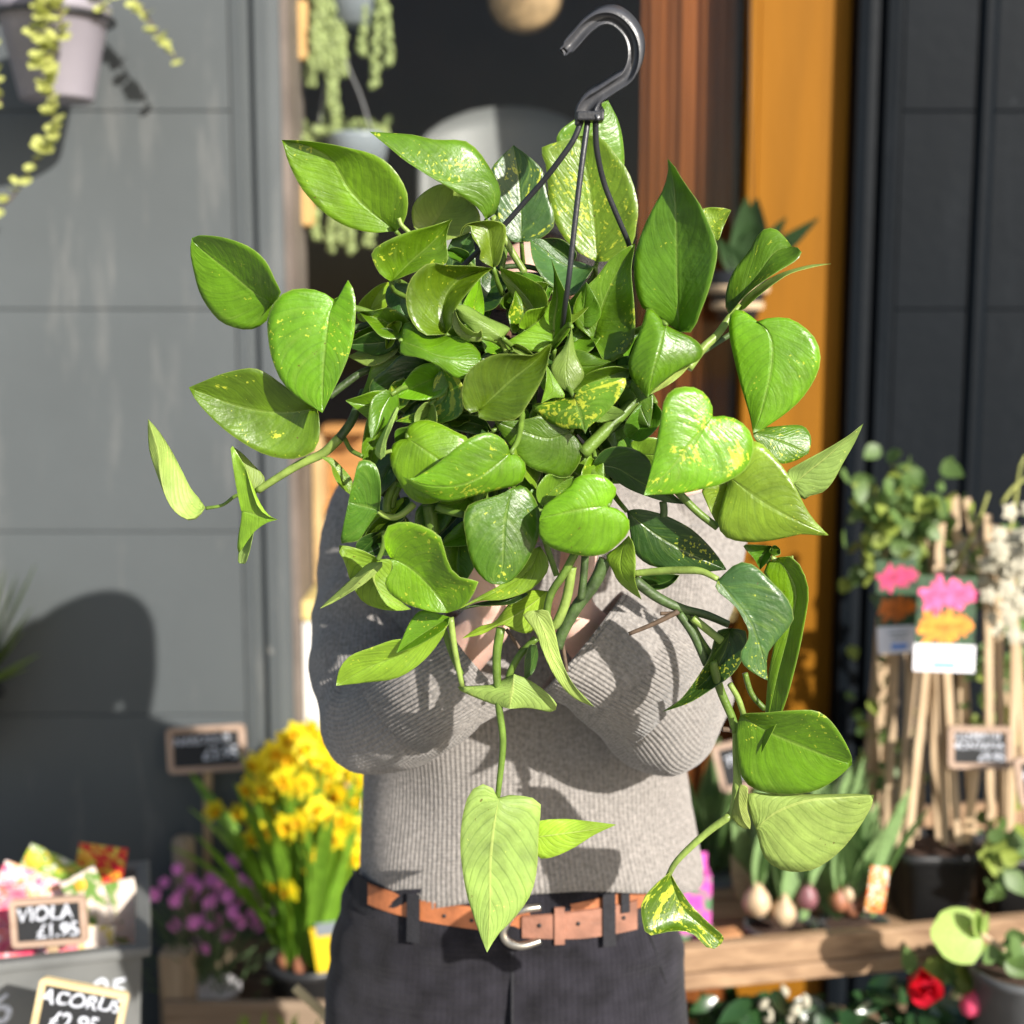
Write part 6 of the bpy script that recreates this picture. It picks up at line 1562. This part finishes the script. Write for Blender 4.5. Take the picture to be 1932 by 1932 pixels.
# --- climbers on cane
hleaf = [blade("climber_leaf", 1.0, .36, c_, [.3, .9, 1, .8, .5, .06], m_, .2, 5, 2) for c_, m_ in ((.5, M_CLIMB), (.9, M_CLIMB), (.4, M_CLIMB2))]
def sq_pot(parent, x, ytop, Y, wpx, zbase):
    c = P(x, ytop, Y); k = MPP(ytop, Y); r_ = wpx / 2 * k
    lathe("pot", [(.0001, zbase), (r_ * .80, zbase), (r_ * .94, c.z - .016), (r_, c.z - .015), (r_, c.z), (r_ * .93, c.z), (r_ * .88, c.z - .02), (.0001, c.z - .02)], M_BLACK, parent, Matrix.Translation((c.x, c.y, 0)), 32, 7.0)
    lathe("soil", [(.0001, c.z - .010), (r_ * .9, c.z - .014)], M_SOIL, parent, Matrix.Translation((c.x, c.y, 0)), 16, 7.0)
    return c, r_
def cane(parent, x0, y0, x1, y1, Y0, Y1, wpx=15):
    a, b_ = P(x0, y0, Y0), P(x1, y1, Y1); k = MPP((y0 + y1) / 2, (Y0 + Y1) / 2)
    d = b_ - a; bm = bmesh.new()
    b_box(bm, (a + b_) / 2, (wpx * k, wpx * k * .7, d.length), axes(a, d).to_3x3(), .0012)
    put("cane", bm_mesh("cane", bm), M_CANE, parent, False)
def foliage(parent, cx, cy, sx, sy, n, Y, smin=.022, smax=.045, kinds=(0, 0, 1, 2)):
    for _ in range(n):
        c = P(rd.gauss(cx, sx), rd.gauss(cy, sy), Y + rd.uniform(-.04, .06))
        inst("leaf", hleaf[rd.choice(kinds)], axes(c, Vector((rd.uniform(-1, 1), rd.uniform(-.8, .2), rd.uniform(-.9, .7))), Vector((rd.uniform(-.6, .6), -1, rd.uniform(0, .8))), rd.uniform(smin, smax)), parent)
M_CARDG = print_mat("dark leafy card print", [(.010, .030, .012), (.03, .09, .03), (.012, .035, .015)], 20)
def bloom(c, rot, r_, k, seed):
    """flat printed flower head: ring of narrow petals and a second ring inside"""
    rr = random.Random(seed); V, Fc = [], []
    for ring_, (r0, r1, w_, n) in enumerate(((.15, 1.0, .17, 11), (.05, .6, .15, 8))):
        for i in range(n):
            a = i / n * 6.2832 + ring_ * .3 + rr.uniform(-.15, .15); L_ = r1 * rr.uniform(.75, 1.1)
            ca, sa = math.cos(a), math.sin(a) * .72; o_ = len(V)
            for t, wd in ((r0, .05), (L_ * .6, w_), (L_, w_ * .8), (L_ * 1.06, .02)):
                for sgn in (-1, 1): V.append(c + rot @ Vector(((ca * t - sa * wd * sgn) * r_ * k, -.0012 - .0004 * ring_, (sa * t + ca * wd * sgn) * r_ * k)))
            for q in range(3): Fc.append((o_ + 2 * q, o_ + 2 * q + 1, o_ + 2 * q + 3, o_ + 2 * q + 2))
    return V, Fc
def card(parent, x, y, w, h, Y, m, roll=0, strip=True):
    c = P(x, y, Y); k = MPP(y, Y); rot = Matrix.Rotation(R(-roll), 3, 'Y') @ Matrix.Rotation(R(-6), 3, 'X')
    bm = bmesh.new(); b_box(bm, c, (w * k, .0016, h * k), rot, .0004); o = put("picture_label", bm_mesh("c", bm), M_CARDG, parent, False)
    for dz, mm, sd in ((.22, m[0], 1), (-.24, m[1], 2)):
        G_ = Geo(); G_.add(*bloom(c + rot @ Vector((-.06 * w * k, 0, h * dz * k)), rot, w * .46, k, sd)); G_.add(*bloom(c + rot @ Vector((.22 * w * k, -.0003, h * (dz + .03) * k)), rot, w * .30, k, sd + 5))
        G_.put("flower_print", mm, o, False)
    if strip:
        bm = bmesh.new(); b_box(bm, c + rot @ Vector((0, -.0006, -h * k * .5 - 25 * k)), (w * k * 1.04, .0018, 52 * k), rot, .0004); put("name_strip", bm_mesh("c", bm), M_CARDW, o, False)
        bm = bmesh.new(); b_box(bm, c + rot @ Vector((0, -.0020, -h * k * .5 - 38 * k)), (w * k * .38, .001, 12 * k), rot, .0002); put("blue_print", bm_mesh("c", bm), M_CARDB, o, False)
        for q in range(2):
            bm = bmesh.new(); b_box(bm, c + rot @ Vector((0, -.0020, -h * k * .5 - (12 + 9 * q) * k)), (w * k * (.5 - .15 * q), .001, 3 * k), rot, .0001); put("text_line", bm_mesh("c", bm), M_BLUEP, o, False)
PINKP = mat("pink honeysuckle print", (.82, .10, .28), .5, .35, 60); ORP = mat("orange honeysuckle print", (.82, .27, .02), .5, .35, 60)
DPK = mat("deep pink print", (.55, .04, .14), .5, .35, 60); DOR = mat("deep orange print", (.62, .15, .01), .5, .35, 60)
cl1 = empty("climbing_plant", Vector((P(1755, 1600, 2.22).x, 2.22, trayz)), "leafy climber on a cane trellis in a black pot, pink and orange picture label", "climber")
pc, pr = sq_pot(cl1, 1756, 1588, 2.22, 152, trayz)
for q in ((1672,1600,1700,1010,2.24,2.27),(1712,1596,1776,985,2.15,2.24),(1726,1580,1752,1140,2.26,2.28),(1784,1594,1758,1010,2.18,2.25),(1808,1592,1768,1000,2.16,2.25),(1690,1598,1738,1110,2.18,2.25),(1772,1590,1748,1180,2.27,2.29)): cane(cl1, *q)
foliage(cl1, 1705, 965, 48, 36, 150, 2.24); foliage(cl1, 1725, 1045, 60, 40, 60, 2.26); foliage(cl1, 1735, 1330, 62, 110, 40, 2.33, .018, .035)
for x, y in ((1680,895),(1640,1025),(1650,1085),(1700,1045)): foliage(cl1, x, y, 8, 8, 4, 2.22, .025, .04, (2,))
card(cl1, 1785, 1152, 112, 130, 2.12, (PINKP, ORP), -2); card(cl1, 1692, 1118, 78, 128, 2.20, (DPK, DOR), 3)
for x0_, y0_, x1_, y1_ in ((1700,1560,1690,960),(1740,1560,1712,930),(1790,1560,1740,960)):
    tube("vine_stem", [P(x0_, y0_, 2.26), P((x0_ + x1_) / 2 + 14, (y0_ + y1_) / 2, 2.23), P(x1_, y1_, 2.25)], [.003, .002], M_CANE, cl1, 6, 14)
cl2 = empty("climbing_plant", Vector((P(1640, 1600, 2.42).x, 2.42, trayz)), "row of canes and sparse leaves at the left end behind the black pot", "climber")
pc2, _ = sq_pot(cl2, 1655, 1600, 2.40, 130, trayz)
for q in ((1628,1560,1676,1010,2.36,2.40),(1645,1560,1686,1000,2.37,2.41),(1660,1570,1694,1060,2.38,2.41)): cane(cl2, *q)
foliage(cl2, 1668, 1420, 26, 60, 34, 2.36, .018, .034); foliage(cl2, 1650, 1000, 26, 50, 30, 2.40, .025, .045)
cl3 = empty("climbing_plant", Vector((P(1905, 1600, 2.20).x, 2.20, trayz)), "white flowered climber on tall canes at the right edge", "climber")
pc3, _ = sq_pot(cl3, 1915, 1596, 2.24, 140, trayz)
for q in ((1868,1600,1862,970,2.16,2.22),(1892,1600,1880,990,2.2,2.24),(1815,1400,1812,1010,2.3,2.3),(1945,1590,1900,1000,2.2,2.24),(1905,1590,1915,1200,2.18,2.2),(1835,1580,1800,935,2.30,2.30),(1960,1600,1822,940,2.34,2.30)): cane(cl3, *q)
foliage(cl3, 1890, 1330, 34, 120, 60, 2.30); foliage(cl3, 1900, 1110, 30, 60, 70, 2.26, .02, .035, (0, 0, 1))
V, Fc = [Vector((0, -.15, 0))], []
for k_ in range(10):
    a = k_ / 10 * 6.2832; r_ = 1.0 if k_ % 2 == 0 else .62; V.append(Vector((r_ * math.cos(a), 0, r_ * math.sin(a))))
for k_ in range(10): Fc.append((0, 1 + k_, 1 + (k_ + 1) % 10))
wfl = mesh("star_flower", V, Fc); wfl.materials.append(M_CREAMF)
for _ in range(60):
    inst("flower", wfl, axes(P(rd.gauss(1912, 26), rd.gauss(1085, 55), 2.16 + rd.uniform(-.05, .05)), Vector((rd.uniform(-.5, .5), .2, 1)), Vector((rd.uniform(-.7, .5), -1, rd.uniform(-.3, .6))), rd.uniform(.012, .02)), cl3)
for _ in range(40):
    inst("flower", wfl, axes(P(rd.gauss(1825, 25), rd.gauss(1075, 22), 2.30 + rd.uniform(-.03, .03)), Vector((rd.uniform(-.5, .5), .2, 1)), Vector((rd.uniform(-.7, .5), -1, rd.uniform(-.3, .6))), rd.uniform(.008, .014)), cl3)
for pts in ([(1800,1080),(1840,1000),(1865,930)], [(1900,1040),(1915,950),(1925,880),(1935,860)], [(1890,950),(1912,920),(1940,900)]):
    tube("twig", [P(x, y, 2.24) for x, y in pts], [.003, .0022], M_CREAM, cl3, 6, 10)
foliage(cl3, 1905, 1620, 24, 40, 24, 2.12, .03, .05, (0, 0, 2))

# --- below the rack: camellias
def camellia(x, y, Y, sx, sy, n, label):
    c = P(x, y, Y)
    e = empty("camellia", Vector((c.x, c.y, .38)), label, "camellia")
    hz = c.z - .15
    lathe("pot", [(.0001, .382), (.055, .382), (.07, hz), (.075, hz), (.07, hz + .004), (.0001, hz - .008)], M_BLACK, e, Matrix.Translation((c.x, c.y, 0)), 20)
    tube("trunk", [(c.x, c.y, hz - .01), (c.x + .01, c.y, hz + .06), (c.x, c.y, c.z)], [.006, .004], M_ROOT, e, 7, 8)
    for _ in range(n):
        p = P(rd.gauss(x, sx), rd.gauss(y, sy), Y + rd.uniform(-.07, .07))
        inst("leaf", caml, axes(p, Vector((rd.uniform(-1, 1), rd.uniform(-.8, .2), rd.uniform(-.6, .7))), Vector((rd.uniform(-.6, .6), -1, rd.uniform(.1, 1))), rd.uniform(.04, .065)), e)
    return e
caml = blade("camellia_leaf", 1.0, .24, .5, [.3, .85, 1, .8, .45, .05], M_CAML, .2, 6, 2)
def rose(parent, x, y, r_, Y, m, n=22):
    c = P(x, y, Y); k = MPP(y, Y) * r_
    pet = blade("petal", 1.0, .5, 1.0, [.4, .9, 1.05, .95, .6], m, .35, 5, 3)
    for i in range(n):
        a = i * 2.4; t = i / n
        d = Vector((math.cos(a), -.35 - 1.4 * (1 - t), math.sin(a) * .8 + .1))
        inst("petal", pet, axes(c, d, Vector((-math.cos(a) * .5, -1, -math.sin(a) * .5)), k * (.55 + .5 * t)), parent)
ca1 = camellia(1740, 1900, 2.02, 75, 34, 95, "dark glossy camellia with one red bloom below the rack")
rose(ca1, 1730, 1845, 62, 1.92, M_RED, 11)
bud = [(.0001, -1.0), (.5, -.8), (.75, -.2), (.6, .5), (.3, 1.0), (.0001, 1.25)]
for x, y, s in ((1838, 1893, 30), (1866, 1872, 22)):
    c = P(x, y, 1.90); k = MPP(y, 1.90) * s
    lathe("bud", [(a * k, b_ * k) for a, b_ in bud], M_PINKB, ca1, Matrix.Translation(c) @ Matrix.Rotation(.8, 4, 'Y'), 14)
ca2 = camellia(1480, 1925, 2.05, 60, 26, 60, "shaded shrub with pale buds under the rack near the trousers")
for x, y in ((1480,1870),(1470,1895),(1500,1905),(1450,1918),(1490,1922),(1520,1890),(1440,1895),(1515,1925)):
    c = P(x, y, 2.0); k = MPP(y, 2.0) * rd.uniform(10, 17); lathe("bud", [(a * k, b_ * k) for a, b_ in bud], M_CREAMF, ca2, Matrix.Translation(c) @ Matrix.Rotation(rd.uniform(-1, 1), 4, 'Y'), 10)
camellia(1340, 1930, 2.1, 40, 24, 50, "low dark green shrub under the left end of the rack")
# pale leafed twig in a grey pot, bottom right
tp_ = P(1925, 1822, 1.90)
tw = empty("potted_twig", Vector((tp_.x, tp_.y, .38)), "grey pot with a twig bearing big pale green leaves at the bottom right", "houseplant")
h_ = tp_.z - .382
lathe("pot", [(.0001, .382), (.045, .382), (.066, tp_.z - .014), (.072, tp_.z - .012), (.072, tp_.z), (.067, tp_.z), (.063, tp_.z - .014), (.0001, tp_.z - .015)], M_GPOT, tw, Matrix.Translation((tp_.x, tp_.y, 0)), 30)
lathe("soil", [(.0001, tp_.z - .008), (.062, tp_.z - .012)], M_SOIL, tw, Matrix.Translation((tp_.x, tp_.y, 0)), 20)
tube("twig", [P(1935, 1815, 1.90), P(1905, 1800, 1.89), P(1862, 1768, 1.88), P(1830, 1750, 1.88)], [.004, .003], M_CANE, tw, 7, 12)
M_PALEL = mat("pale green leaf", (.36, .50, .13), .45, .25, 25, trans=.3)
bigl = blade("big_pale_leaf", 1.0, .42, .35, [.45, .95, 1, .95, .75, .15], M_PALEL, .15, 9, 4)
for b0, t0, w_ in (((1852,1768),(1742,1762),1.0), ((1850,1765),(1826,1712),.5), ((1850,1770),(1808,1812),.55), ((1856,1765),(1850,1715),.35)):
    a, b_ = P(*b0, 1.88), P(*t0, 1.86); d = b_ - a
    inst("leaf", bigl, axes(a, d, Vector((.3, -1, .5)), d.length, d.length * w_), tw)
foliage(tw, 1910, 1790, 20, 16, 14, 1.90, .025, .045, (0, 0, 1)); foliage(tw, 1800, 1825, 34, 16, 24, 1.98, .03, .05, (0, 2))
